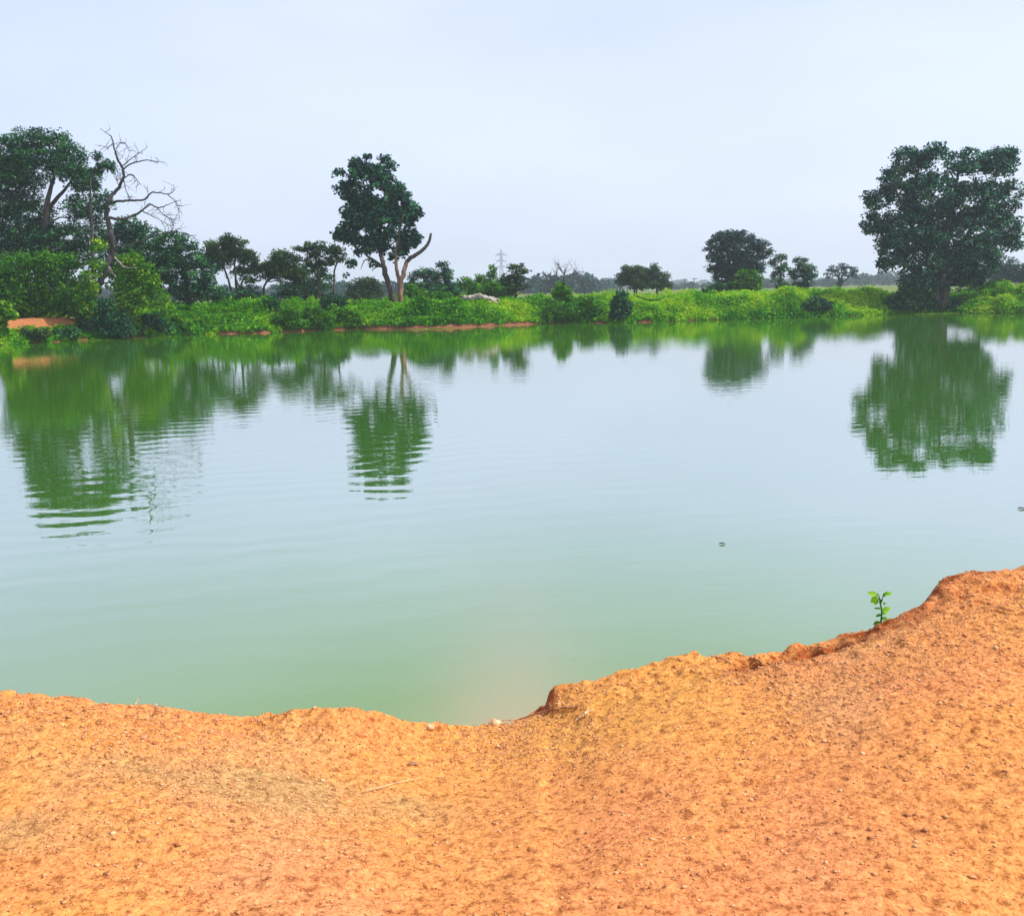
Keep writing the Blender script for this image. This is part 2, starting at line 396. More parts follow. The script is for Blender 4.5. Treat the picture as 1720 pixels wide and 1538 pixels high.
# ------------------------------------------------------------------ ground: one sheet, finest where the bank is near
def polar_grid(rings, phis, zf):
    R, PH = np.meshgrid(rings, phis, indexing='ij')
    X = R * np.sin(PH); Y = R * np.cos(PH)
    Z = zf(X, Y)
    V = np.stack([X, Y, Z], -1).reshape(-1, 3)
    nr, nc = len(rings), len(phis)
    i = np.arange(nr - 1)[:, None]; j = np.arange(nc)[None, :]; j2 = (j + 1) % nc
    F = np.stack([i * nc + j, i * nc + j2, (i + 1) * nc + j2, (i + 1) * nc + j], -1).reshape(-1, 4)
    cen = len(V); V = np.vstack([V, [0, 0, zf(np.array(0.001), np.array(0.001))]])
    j = np.arange(0, nc - 1, 2); capq = np.stack([np.full(len(j), cen), (j + 2) % nc, j + 1, j], -1)
    F = np.vstack([F, capq])
    q = V[F[0]]; 
    if np.cross(q[1] - q[0], q[2] - q[1])[2] < 0: F = F[:, ::-1]
    return V, F
fine = np.arange(-0.66, 0.66, 0.003)
coarse = np.arange(0.66, 2 * math.pi - 0.66, 0.045)
phis = np.concatenate([fine, coarse])
if len(phis) % 2: phis = np.concatenate([phis[:-1], [phis[-1], (phis[-1] + 2 * math.pi - 0.66) / 2]])
rings = np.concatenate([np.linspace(0.25, 1.9, 14), np.arange(1.95, 6.6, 0.0105), np.geomspace(6.65, 47, 46), np.arange(47.5, 84, 0.35), np.geomspace(86, 1700, 60)])
def phi_wrap(x, y): return np.arctan2(x, y)
V, F = polar_grid(rings, phis, lambda x, y: ground_z(x, y, True))
gx, gy = V[:, 0], V[:, 1]; gr = np.hypot(gx, gy); gp = np.arctan2(gx, gy)
e = gr - far_radius(gp)
bare = np.exp(-(((gp - math.atan2(x_at(62, 54), 54)) / 0.030) ** 2) - ((e - 2.5) / 2.0) ** 2)
turf = sstep(0.5, 1.6, e + 0.8 * fbm(gx, gy, 0.5, 41, 3)) * (1 - np.clip(bare * 2, 0, 1))
turf = np.where(gr > 12, turf, 0) * np.clip(0.97 + .5 * fbm(gx, gy, 0.2, 43, 2), 0, 1)
def stain_at(px, py, rx, ry):
    c = on_plane(np.array(px), np.array(py), np.array(.8))
    return np.exp(-(((gx - c[0]) / rx) ** 2 + ((gy - c[1]) / ry) ** 2) ** 1.5)
brk0 = bare
stain = np.clip(1.2 * stain_at(545, 1292, .46, .17) + .9 * stain_at(330, 1285, .42, .12) + 1. * stain_at(60, 1415, .35, .12) + .5 * stain_at(1070, 1225, .1, .03), 0, 1)
stain = np.clip(stain * (0.75 + 0.8 * fbm(gx, gy, 5, 51, 2)), 0, 0.85)
rcg = np.interp(gp, CPHI, CRAD)
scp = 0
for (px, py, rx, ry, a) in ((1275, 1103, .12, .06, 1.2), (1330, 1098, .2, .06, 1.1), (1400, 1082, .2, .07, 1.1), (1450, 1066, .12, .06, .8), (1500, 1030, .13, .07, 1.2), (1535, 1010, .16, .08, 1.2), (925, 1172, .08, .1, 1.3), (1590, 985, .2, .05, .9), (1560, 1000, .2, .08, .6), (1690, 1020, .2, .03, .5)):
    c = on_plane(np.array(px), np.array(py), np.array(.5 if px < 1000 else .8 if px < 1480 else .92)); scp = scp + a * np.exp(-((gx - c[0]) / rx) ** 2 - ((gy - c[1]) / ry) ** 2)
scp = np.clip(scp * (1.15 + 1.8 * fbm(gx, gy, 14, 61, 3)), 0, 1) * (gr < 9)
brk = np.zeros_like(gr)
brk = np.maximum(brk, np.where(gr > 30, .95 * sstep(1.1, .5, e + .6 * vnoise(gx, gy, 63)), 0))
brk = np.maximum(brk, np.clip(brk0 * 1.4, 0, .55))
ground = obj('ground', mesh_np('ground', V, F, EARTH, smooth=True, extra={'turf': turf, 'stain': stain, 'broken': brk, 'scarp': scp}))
tag(ground, kind='structure')

# ------------------------------------------------------------------ water
wr = np.concatenate([[0.5, 2], np.arange(3, 9, .12), np.geomspace(9.2, 150, 60)]); wp = np.linspace(-math.pi, math.pi, 240, endpoint=False)
V, F = polar_grid(wr, wp, lambda x, y: x * 0.0)
d = np.hypot(V[:, 0], V[:, 1]) - np.interp(np.arctan2(V[:, 0], V[:, 1]), CPHI, CRAD)
depth = -ground_z(V[:, 0], V[:, 1])
phw = np.arctan2(V[:, 0], V[:, 1])
# silt stirred up along the red bank, thickest in the little bay
bay = np.exp(-((phw + 0.0) / 0.12) ** 2)
silt = np.exp(-np.clip(d - 0.3, 0, None) / (0.35 + 0.9 * bay)) * (0.35 + 0.65 * bay) + 0.20 * np.exp(-np.clip(d, 0, None) / 3.0)
silt = np.where(np.hypot(V[:, 0], V[:, 1]) > 40, 0, np.clip(silt, 0, 1))
rip = 0.15 + 0.9 * np.exp(-((V[:, 0] + 5) / 4.5) ** 2 - ((V[:, 1] - 11) / 6) ** 2) + 0.5 * np.exp(-((V[:, 0] + 2.0) / 2.5) ** 2 - ((V[:, 1] - 15) / 5) ** 2)
water = obj('water', mesh_np('water', V, F, WATER, smooth=True, extra={'silt': silt, 'ripple': rip, 'chop': np.clip((.10 + .90 * sstep(-2, 20, np.hypot(V[:, 0], V[:, 1]))) * (1 + 1.2 * fbm(V[:, 0], V[:, 1], .12, 95, 2)), .05, 2), 'milk': np.where(np.hypot(V[:, 0], V[:, 1]) > 40, 0, np.exp(-np.clip(d, 0, None) / 3.2))}))
tag(water, kind='structure')

# ------------------------------------------------------------------ trees
def gz(x, y): return float(ground_z(np.array(float(x)), np.array(float(y))))
def crown_np(lobes, Y, r, leaf=0.2, clump=0.5, dens=1.0, depth=0.8, per=26, gaps=0.25, flat=0.6, upb=0.4, aspect=0.6, seed=0):
    """leaf clumps spread through ellipsoidal lobes given in photograph pixels"""
    CP, CT = [], []
    for lb in lobes:
        cx, cy, rx, ry = lb[:4]
        dn = lb[4] if len(lb) > 4 else 1.0
        c = at(cx, cy, Y); sx = rx * Y / FPX; sz = ry * Y / FPX; sy = depth * 0.5 * (sx + sz)
        vol = sx * sz
        n = max(3, int(vol * 10.5 * dens * dn / (clump * clump)))
        u = r.normal(size=(n, 3)); u /= np.linalg.norm(u, axis=1)[:, None]
        rad = r.uniform(0.25, 1.0, n) ** 0.55
        q = c + u * rad[:, None] * np.array([sx, sy, sz]) * 0.95
        CP.append(q)
    CP = np.concatenate(CP)
    # uneven gaps where the sky shows through
    g = vnoise(CP[:, 0] * 1.1 + seed, CP[:, 2] * 1.1, 90 + seed) + 1.0 * vnoise(CP[:, 0] * 2.6, CP[:, 2] * 2.6 + CP[:, 1] * .3, 91 + seed)
    CP = CP[g > np.quantile(g, gaps * 0.8)] if gaps else CP
    ct = np.clip(r.normal(0.42, 0.24, len(CP)), 0, 1)
    n = per
    cs = clump * r.uniform(0.6, 1.25, len(CP))
    off = r.normal(size=(len(CP), n, 3)); off /= np.linalg.norm(off, axis=2)[..., None]
    off *= (r.uniform(0.15, 1, (len(CP), n)) ** 0.5)[..., None] * cs[:, None, None]
    off[..., 2] *= flat
    P = (CP[:, None, :] + off).reshape(-1, 3)
    tone = np.clip(np.repeat(ct, n) + r.normal(0, 0.16, len(P)), 0, 1)
    V, F = leaves_np(P, leaf * r.uniform(0.55, 1.25, len(P)), r, upb, aspect, 0.3)
    return V, F, np.repeat(tone, 4), CP

def tree(name, label, Y, base_px, lobes, trunks, leafm, barkm, group=None, cat='tree', limbs=14, seed=1, limb_r=0.05, parts=('trunk', 'crown'), base_y=None, **kw):
    """trunks: list of ([(px,py),...], [width px,...]); a py of None means the ground"""
    r = np.random.default_rng(seed)
    bx = x_at(base_px, Y); bz = gz(bx, Y)
    root = empty(name, (bx, Y, bz - 0.03), label, cat, group)
    B = np.array([bx, Y, bz - 0.03])
    V, F, T, CP = crown_np(lobes, Y, r, seed=seed % 17, **kw)
    paths = []; nodes = []
    for ti, (pts, wd) in enumerate(trunks):
        W = []
        for k, (px, py) in enumerate(pts):
            if py is None:
                xx = x_at(px, Y); W.append(np.array([xx, Y, gz(xx, Y) - 0.15]))
            else: W.append(at(px, py, Y + 0.35 * math.sin(1.7 * k + 2.1 * ti) * min(k, 2)))
        P, R = smooth_path(W, np.array(wd) * Y / FPX / 2, 6, 0.12, r)
        paths.append((P, R)); nodes.append((P, R))
    if limbs and len(nodes):
        allP = np.concatenate([p[len(p) // 3:] for p, _ in nodes]); allR = np.concatenate([q[len(q) // 3:] for _, q in nodes])
        pick = r.choice(len(CP), min(limbs, len(CP)), replace=False)
        for k in pick:
            t = CP[k]
            lower = allP[:, 2] < t[2] + 0.2
            dd = np.linalg.norm(allP - t, axis=1) + np.where(lower, 0, 3.0)
            j = int(np.argmin(dd)); s = allP[j]
            mid = (s + t) / 2 + np.array([0, 0, 0.12 * np.linalg.norm(t - s)]) + r.normal(0, 0.08, 3) * np.linalg.norm(t - s)
            P, R = smooth_path([s, mid, t], [min(allR[j] * 0.6, limb_r * 1.6), limb_r, 0.012], 5, 0.4, r)
            paths.append((P, R))
    tv, tf = tube_np(paths, 7)
    obj(parts[0], mesh_np(parts[0], tv - B, tf, barkm, smooth=True), root)
    obj(parts[1], mesh_np(parts[1], V - B, F, leafm, T), root)
    return root

# --- the big trees
tree('shade_tree', 'tall dense dark tree with domed crown at the far left edge of the pond', 68, 62,
     [(45, 240, 42, 24), (88, 246, 42, 26), (20, 262, 38, 32), (118, 272, 36, 30), (146, 306, 26, 26), (60, 290, 60, 26), (172, 338, 22, 20), (8, 300, 26, 40),
      (18, 330, 32, 32), (132, 350, 30, 22), (40, 370, 45, 35), (150, 385, 34, 30), (22, 405, 40, 28), (85, 415, 60, 26), (100, 385, 28, 12), (60, 225, 12, 9), (112, 236, 6, 6, .6),
      (8, 380, 26, 40), (120, 430, 40, 25), (170, 420, 30, 22), (26, 300, 40, 40), (40, 330, 30, 30), (60, 360, 40, 20), (70, 265, 70, 25), (130, 300, 30, 30), (145, 345, 24, 22), (110, 400, 50, 25), (60, 395, 50, 30), (40, 440, 50, 20), (-14, 392, 22, 22), (-8, 418, 22, 18), (-12, 360, 18, 20, .7)],
     [([(62, None), (66, 470), (74, 410), (78, 350), (90, 300)], [20, 17, 13, 9, 5]), ([(66, 470), (40, 400), (20, 340), (5, 290)], [12, 9, 7, 3]), ([(74, 410), (84, 350), (108, 320), (130, 290)], [9, 7, 5, 2])],
     L_DARK, B_DARK, seed=3, leaf=.2, clump=.5, per=24, dens=.95, gaps=.1, limbs=20)
tree('slender_sprig_tree', 'small light-crowned tree poking out between the domed tree and the dead tree', 64, 158,
     [(164, 262, 9, 6), (176, 276, 14, 7), (160, 288, 12, 6), (186, 284, 9, 5), (150, 310, 14, 10)],
     [([(158, None), (156, 430), (152, 350), (152, 310), (156, 288)], [7, 6, 4, 2.4, .8]), ([(151, 300), (158, 285), (166, 265)], [2, 1.6, .8])],
     L_DARK, B_DARK, seed=4, leaf=.2, clump=.32, per=18, dens=1.1, gaps=0, limbs=6, limb_r=.02)
tree('spreading_tree', 'low dark round tree just right of the dead tree, behind the creeper mound', 66, 225,
     [(215, 385, 32, 22), (245, 400, 30, 22), (200, 410, 28, 25), (235, 430, 42, 26), (215, 460, 45, 26), (260, 455, 35, 30)],
     [([(225, None), (222, 460), (215, 420), (205, 390)], [11, 9, 6, 3])], L_DARK, B_DARK, seed=5, leaf=.23, clump=.5, per=26, dens=1.0, gaps=.05)
tree('spreading_tree', 'dark blue-green tree between the round tree and the flat-topped one, sloping down to grass', 64, 318,
     [(285, 410, 34, 22), (315, 430, 32, 24), (285, 450, 40, 28), (335, 460, 30, 26), (310, 485, 45, 24), (350, 490, 28, 18), (262, 475, 25, 22)],
     [([(318, None), (312, 470), (300, 430)], [10, 8, 4])], L_DARK, B_DARK, seed=6, leaf=.23, clump=.5, per=26, dens=1.0, gaps=.05)

G1 = 'open thin-trunked trees in the row left of the middle tree'
tree('flat_topped_tree', 'flat-topped tree on several thin trunks, leftmost and widest of its row', 76, 395,
     [(390, 402, 22, 9), (365, 415, 26, 13), (405, 418, 30, 15), (385, 432, 36, 14), (350, 425, 16, 12), (425, 432, 14, 14), (412, 448, 22, 10), (365, 445, 22, 10), (427, 460, 14, 16, .7), (385, 405, 8, 10), (408, 470, 26, 20, .5), (370, 425, 26, 12), (345, 440, 12, 14), (400, 430, 26, 12), (425, 490, 16, 16, .6)],
     [([(392, None), (386, 480), (378, 455), (370, 430)], [4.5, 3.6, 3, 2]), ([(396, None), (396, 470), (394, 445), (398, 420)], [4.5, 3.6, 3, 2]), ([(412, None), (405, 480), (420, 455), (428, 435)], [4, 3, 2.4, 1.2]), ([(405, 485), (395, 465), (406, 440)], [3, 2.4, 1.4])],
     L_OLIVE, B_DARK, G1, seed=7, leaf=.2, clump=.42, per=22, dens=1.25, gaps=.14, flat=.55)
tree('crooked_trunk_tree', 'round-headed tree on a single crooked thin trunk, second of its row from the left', 76, 443,
     [(470, 430, 22, 10), (455, 442, 20, 12), (485, 440, 22, 14), (475, 458, 30, 14), (500, 465, 18, 14), (448, 462, 12, 12, .7), (460, 450, 24, 14), (490, 455, 24, 16), (430, 452, 10, 12)],
     [([(441, None), (443, 485), (450, 472), (466, 462), (478, 445)], [4, 3.6, 3, 2.4, 1.4])],
     L_OLIVE, B_DARK, G1, seed=8, leaf=.2, clump=.42, per=22, dens=1.4, gaps=.08, flat=.6)
tree('leafy_tree', 'dense grey-green tree low between the crooked trunk and the layered tree', 82, 512,
     [(510, 470, 22, 16), (500, 488, 30, 14), (528, 485, 18, 18), (480, 485, 20, 14), (520, 452, 14, 12), (535, 500, 16, 10), (490, 455, 22, 16), (545, 470, 18, 18), (475, 500, 20, 8), (512, 500, 34, 10)],
     [([(512, None), (512, 480), (508, 460)], [5, 4, 2])], L_DARK, B_DARK, G1, seed=9, leaf=.2, clump=.42, per=20, dens=1., gaps=.1)
tree('layered_tree', 'layered wide tree whose bare stem shows beside the middle tree', 74, 560,
     [(530, 412, 24, 7), (515, 418, 14, 6), (545, 425, 28, 10), (560, 420, 16, 10), (525, 440, 18, 10), (572, 432, 16, 8), (550, 440, 18, 8), (535, 455, 14, 10), (500, 418, 9, 3)],
     [([(560, None), (561, 465), (564, 447), (572, 434)], [3.4, 3, 2.6, 1.6]), ([(535, None), (536, 480), (534, 455), (530, 430)], [4, 3.6, 3, 1.6])],
     L_OLIVE, B_DARK, G1, seed=10, leaf=.2, clump=.4, per=22, dens=1.2, gaps=.1, flat=.5)

tree('broad_leaf_tree', 'tall tree with leaning twin trunks and a broken bare limb, alone mid-bank', 68, 667,
     [(608, 296, 24, 26), (640, 296, 20, 18), (590, 322, 20, 20), (630, 330, 40, 32), (665, 335, 26, 28), (688, 356, 17, 20), (598, 362, 24, 24), (648, 372, 44, 32), (582, 388, 20, 15),
      (684, 400, 20, 18), (628, 408, 28, 18), (572, 396, 11, 11), (672, 420, 14, 12), (592, 402, 16, 9), (563, 290, 6, 4), (574, 290, 6, 4), (615, 264, 6, 5), (644, 266, 8, 6), (655, 281, 8, 6), (600, 272, 10, 8),
      (705, 357, 5, 7), (705, 400, 5, 7), (603, 426, 6, 4), (590, 442, 8, 8), (579, 461, 6, 5), (628, 443, 6, 4), (566, 318, 5, 5), (600, 420, 5, 4), (660, 430, 8, 6)],
     [([(664, None), (655, 486), (647, 457), (642, 437), (638, 414), (640, 368), (647, 324)], [11, 9.5, 9, 7.5, 6.5, 5, 2.5]),
      ([(645, 450), (627, 437), (614, 427), (609, 416), (596, 402)], [5, 4, 3.2, 2.6, 1.6]),
      ([(622, 434), (612, 438), (606, 452)], [2.6, 1.8, .8]),
      ([(641, 447), (631, 449), (625, 455)], [3, 2.4, 1.2]),
      ([(638, 414), (655, 385), (672, 350)], [4, 3, 1.6]), ([(638, 400), (620, 360), (612, 310)], [4, 3, 1.4])],
     L_BIG, B_DARK, seed=11, leaf=.28, clump=.36, per=13, dens=1.15, gaps=.16, flat=.8, aspect=.8, limbs=34, limb_r=.04)
mt = bpy.context.scene.objects['broad_leaf_tree']
def limb_part(root, name, specs, mat, Y, label=None, sides=9, seed=1, wob=.15):
    r = np.random.default_rng(seed); paths = []
    for pts, wd in specs:
        W = []
        for k, (px, py) in enumerate(pts):
            if py is None:
                xx = x_at(px, Y); W.append(np.array([xx, Y, gz(xx, Y) - .15]))
            else: W.append(at(px, py, Y))
        paths.append(smooth_path(W, np.array(wd) * Y / FPX / 2, 6, wob, r))
    tv, tf = tube_np(paths, sides)
    o = obj(name, mesh_np(name, tv - np.array(root.location), tf, mat, smooth=True), root)
    if label: o['label'] = label
    return o
limb_part(mt, 'trunk', [([(670, None), (673, 480), (678, 457), (683, 440)], [11, 9, 7.5, 6.6]),
                        ([(673, 480), (667, 457), (665, 434), (670, 393), (678, 355)], [7, 6, 5, 4, 2])], B_SUNLIT, 67.7, 'reddish forked trunk with sunlit tone painted in')  # sunlit base painted into the bark; the limb above stays dark
limb_part(mt, 'limb', [([(683, 441), (689, 434), (697, 429), (711, 419), (720, 407), (723, 396), (724, 392)], [6.8, 6.8, 6.5, 5.8, 4.8, 4.2, 3.4])], B_DARK, 67.7, 'dark bare limb broken off at its tip')

tree('banyan_tree', 'huge broad-crowned dark tree standing at the water on the right', 72.2, 1580,
     [(1530, 272, 28, 24), (1572, 264, 34, 22), (1622, 272, 38, 24), (1675, 275, 34, 26), (1695, 262, 14, 14), (1697, 330, 22, 28), (1502, 302, 22, 24), (1478, 336, 26, 20), (1560, 330, 58, 42), (1640, 340, 54, 42),
      (1466, 376, 20, 20), (1520, 385, 56, 42), (1610, 400, 72, 46), (1690, 385, 26, 30), (1497, 425, 30, 26), (1560, 440, 48, 36), (1640, 435, 46, 30), (1530, 468, 28, 18), (1600, 468, 40, 18), (1482, 446, 9, 11),
      (1702, 412, 16, 9), (1512, 262, 14, 9, .7), (1524, 250, 10, 6, .7), (1455, 330, 9, 7, .7), (1635, 468, 24, 14, .8), (1560, 470, 45, 18), (1622, 460, 34, 18), (1600, 480, 18, 8)],
     [([(1580, None), (1581, 490), (1583, 460), (1590, 400), (1600, 340), (1610, 290)], [26, 20, 17, 12, 8, 3]), ([(1588, None), (1590, 485), (1600, 440), (1640, 370), (1670, 310)], [13, 11, 9, 7, 3]),
      ([(1572, None), (1571, 490), (1560, 440), (1525, 370), (1505, 320)], [13, 11, 9, 6, 3]), ([(1594, None), (1593, 480), (1592, 450)], [4, 3, 3]), ([(1600, 450), (1660, 420), (1700, 385)], [7, 5, 2])],
     L_BIG, B_DARK, seed=12, leaf=.24, clump=.42, per=18, dens=1.2, gaps=.18, flat=.75, aspect=.7, limbs=60, limb_r=.05)

# --- middle distance, right of the middle tree
G2 = 'small trees beyond the far bank'
tree('umbrella_tree', 'arching dark little tree just right of the twin-trunked tree', 84, 728,
     [(712, 458, 22, 8), (700, 465, 14, 9), (725, 466, 14, 10), (708, 478, 24, 8, .7), (690, 480, 12, 12)],
     [([(728, None), (724, 485), (714, 472), (706, 463)], [4, 3.4, 2.6, 1.4]), ([(728, 490), (738, 483), (748, 476)], [2.4, 1.8, 1])], L_DARK, B_DARK, G2, seed=13, leaf=.2, clump=.38, per=20, gaps=.1)
tree('knobbly_tree', 'dark knob-headed tree rising highest between the umbrella shape and the fallen log', 82, 752,
     [(742, 448, 11, 8), (752, 456, 9, 8), (738, 464, 14, 8), (752, 470, 10, 10), (735, 478, 12, 8), (765, 485, 24, 11), (745, 490, 26, 10)],
     [([(752, None), (750, 480), (744, 460)], [4, 3.4, 2])], L_DARK, B_DARK, G2, seed=14, leaf=.2, clump=.36, per=20, gaps=.05)
tree('round_bush_tree', 'low bushy green tree directly behind the fallen log', 80, 782,
     [(780, 475, 14, 10), (775, 488, 22, 10), (795, 485, 14, 12)],
     [([(782, None), (781, 485), (779, 470)], [3, 2.6, 1.4])], L_GREEN, B_DARK, G2, seed=15, leaf=.2, clump=.36, per=20, gaps=.05)
tree('narrow_topped_tree', 'green tree with a narrow dark knob on top, left of the pylon', 84, 818,
     [(826, 455, 7, 9), (827, 468, 7, 9), (810, 472, 14, 10), (802, 468, 8, 8), (820, 485, 20, 9), (806, 492, 12, 8)],
     [([(818, None), (818, 485), (825, 462)], [4, 3, 2]), ([(812, None), (804, 482)], [2.4, 1.2])], L_GREEN, B_DARK, G2, seed=16, leaf=.2, clump=.36, per=20, gaps=.12)
tree('tiered_tree', 'yellow-green tiered tree overlapping the right side of the pylon', 80, 866,
     [(870, 447, 12, 4), (858, 449, 8, 4), (872, 456, 18, 5), (864, 464, 16, 6), (878, 468, 12, 5), (860, 475, 18, 8), (876, 482, 12, 6), (862, 490, 18, 8), (850, 470, 10, 12)],
     [([(866, None), (866, 480), (866, 452)], [5, 4, 2])], L_OLIVE, B_DARK, G2, seed=17, leaf=.2, clump=.34, per=20, gaps=.08, flat=.35)
tree('domed_tree', 'grey-green flat dome tree on visible stems, alone right of centre', 110, 1065,
     [(1065, 452, 24, 7), (1052, 460, 16, 8), (1080, 460, 16, 9), (1066, 468, 26, 7, .6), (1045, 464, 10, 5), (1055, 480, 16, 6, .5), (1066, 470, 28, 10), (1047, 472, 14, 8), (1080, 478, 20, 9)],
     [([(1066, None), (1064, 475), (1055, 462)], [4, 3, 1.6]), ([(1068, None), (1072, 474), (1082, 460)], [3.4, 2.6, 1.4])], L_OLIVE, B_DARK, G2, seed=18, leaf=.26, clump=.5, per=22, gaps=.05, flat=.5, dens=1.4)
tree('drooping_tree', 'brownish drooping tree touching the right side of the flat dome tree', 106, 1104,
     [(1098, 456, 14, 9), (1110, 465, 16, 10), (1102, 476, 22, 10), (1118, 480, 12, 10), (1100, 448, 5, 5), (1090, 460, 16, 10), (1084, 470, 14, 12)],
     [([(1104, None), (1104, 475), (1102, 458)], [5, 4, 2])], L_OLIVE, B_DARK, G2, seed=19, leaf=.26, clump=.46, per=20, gaps=.05)
tree('fan_shaped_tree', 'wide feathery fan-shaped tree with a light green shrub at its foot', 92, 1232,
     [(1222, 395, 22, 9), (1248, 398, 24, 11), (1205, 410, 20, 14), (1272, 410, 20, 12), (1235, 415, 34, 16), (1202, 430, 16, 12), (1285, 425, 14, 10), (1250, 432, 34, 12), (1212, 448, 20, 14), (1232, 462, 18, 14), (1222, 480, 18, 10), (1202, 446, 16, 14), (1262, 448, 26, 16), (1215, 466, 18, 14), (1240, 440, 30, 18), (1189, 421, 6, 4)],
     [([(1228, None), (1226, 470), (1224, 440), (1220, 410)], [8, 7, 5, 2]), ([(1226, 460), (1240, 440), (1262, 415)], [5, 4, 2]), ([(1226, 455), (1212, 440), (1202, 420)], [4, 3, 1.5])],
     L_GREY, B_DARK, seed=20, leaf=.22, clump=.42, per=20, gaps=.05, flat=.55, dens=1.3, limbs=16)
tree('upright_tree', 'dark narrow tree directly right of the fan-shaped tree', 94, 1314,
     [(1311, 432, 10, 6), (1302, 442, 10, 8), (1314, 450, 14, 9), (1306, 465, 14, 10), (1312, 480, 14, 8)],
     [([(1312, None), (1311, 475), (1312, 440)], [5, 4, 2])], L_DARK, B_DARK, G2, seed=21, leaf=.22, clump=.4, per=20, gaps=.12)
tree('globe_tree', 'dark globe-shaped tree between the narrow tree and the open thin-crowned one', 92, 1350,
     [(1344, 440, 12, 7), (1352, 450, 18, 10), (1340, 460, 16, 10), (1358, 465, 14, 10), (1348, 478, 18, 9), (1369, 460, 6, 6, .6)],
     [([(1352, None), (1351, 478), (1348, 450)], [6, 5, 2])], L_DARK, B_DARK, G2, seed=22, leaf=.22, clump=.4, per=20, gaps=.05)
tree('sparse_tree', 'small sparse grey tree standing alone left of the huge right-hand tree', 130, 1411,
     [(1398, 452, 10, 5), (1417, 448, 9, 6), (1434, 455, 9, 6), (1412, 460, 16, 5, .6), (1392, 462, 6, 5), (1430, 465, 12, 4, .5), (1408, 475, 8, 6, .5)],
     [([(1410, None), (1410, 470), (1400, 456)], [5, 4, 1.6]), ([(1411, 482), (1414, 465), (1420, 450)], [4, 3, 1.6]), ([(1412, 476), (1426, 466), (1434, 456)], [3, 2, 1])],
     L_GREY, B_DARK, G2, seed=23, leaf=.3, clump=.5, per=18, gaps=.1, flat=.5)
tree('grey_tree', 'hazy grey-green tree behind the yellow shrubs at the right edge', 120, 1690,
     [(1690, 445, 24, 12), (1670, 452, 18, 12), (1712, 455, 20, 14), (1690, 465, 34, 12), (1740, 452, 24, 18), (1730, 470, 30, 10)],
     [([(1690, None), (1691, 470), (1690, 445)], [8, 6, 3])], L_GREY, B_DARK, G2, seed=24, leaf=.3, clump=.55, per=20, gaps=.05)

# --- dead tree and bare far tree
def bare_tree(name, label, Y, base_px, specs, mat, twigs, seed, tl=.8, cat='tree', group=None, tw=.02, pale=None):
    r = np.random.default_rng(seed)
    bx = x_at(base_px, Y); root = empty(name, (bx, Y, gz(bx, Y) - .03), label, cat, group)
    def W(spec):
        o = []
        for k, (px, py) in enumerate(spec[0]):
            if py is None: xx = x_at(px, Y); o.append([xx, Y, gz(xx, Y) - .15])
            else: o.append(at(px, py, Y + .25 * math.sin(2.3 * k + px * .1)))
        return smooth_path(o, np.array(spec[1]) * Y / FPX / 2, 6, .25, r)
    tr, brn = [W(specs[0])], [W(s) for s in specs[1:]]
    tws = []
    for P, R in brn + [(tr[0][0][len(tr[0][0]) // 2:], tr[0][1][len(tr[0][0]) // 2:])]:
        for _ in range(twigs):
            j = r.integers(len(P) // 4, len(P)); s = P[j]
            dr = P[min(j + 1, len(P) - 1)] - P[max(j - 1, 0)]; dr = dr / (np.linalg.norm(dr) + 1e-9)
            dr = dr + r.normal(0, .7, 3); dr[2] += .15; dr /= np.linalg.norm(dr)
            L = tl * r.uniform(.35, 1.1)
            q1 = s + dr * L * .5 + r.normal(0, .06, 3); q2 = s + dr * L + r.normal(0, .16, 3)
            tws.append(smooth_path([s, q1, q2], [tw, tw * .7, tw * .35], 3))
            q3 = q1 + (q2 - q1) * .2 + r.normal(0, .22, 3) * L
            tws.append(smooth_path([q1, (q1 + q3) / 2 + r.normal(0, .04, 3), q3], [tw * .7, tw * .5, tw * .3], 3))
    B = np.array(root.location)
    v, f = tube_np(tr, 9); obj('trunk', mesh_np('trunk', v - B, f, mat, smooth=True), root)
    for P, R in brn:
        v, f = tube_np([(P, R)], 6); obj('branch', mesh_np('branch', v - B, f, mat, smooth=True), root)
    if tws:
        v, f = tube_np(tws, 4); tag(obj('twigs', mesh_np('twigs', v - B, f, mat), root), kind='stuff')
    for s in (pale or []):
        v, f = tube_np([W(s)], 6); o = obj('branch', mesh_np('branch', v - B, f, B_PALE, smooth=True), root); o['label'] = 'bleached broken branch stub'
    return root
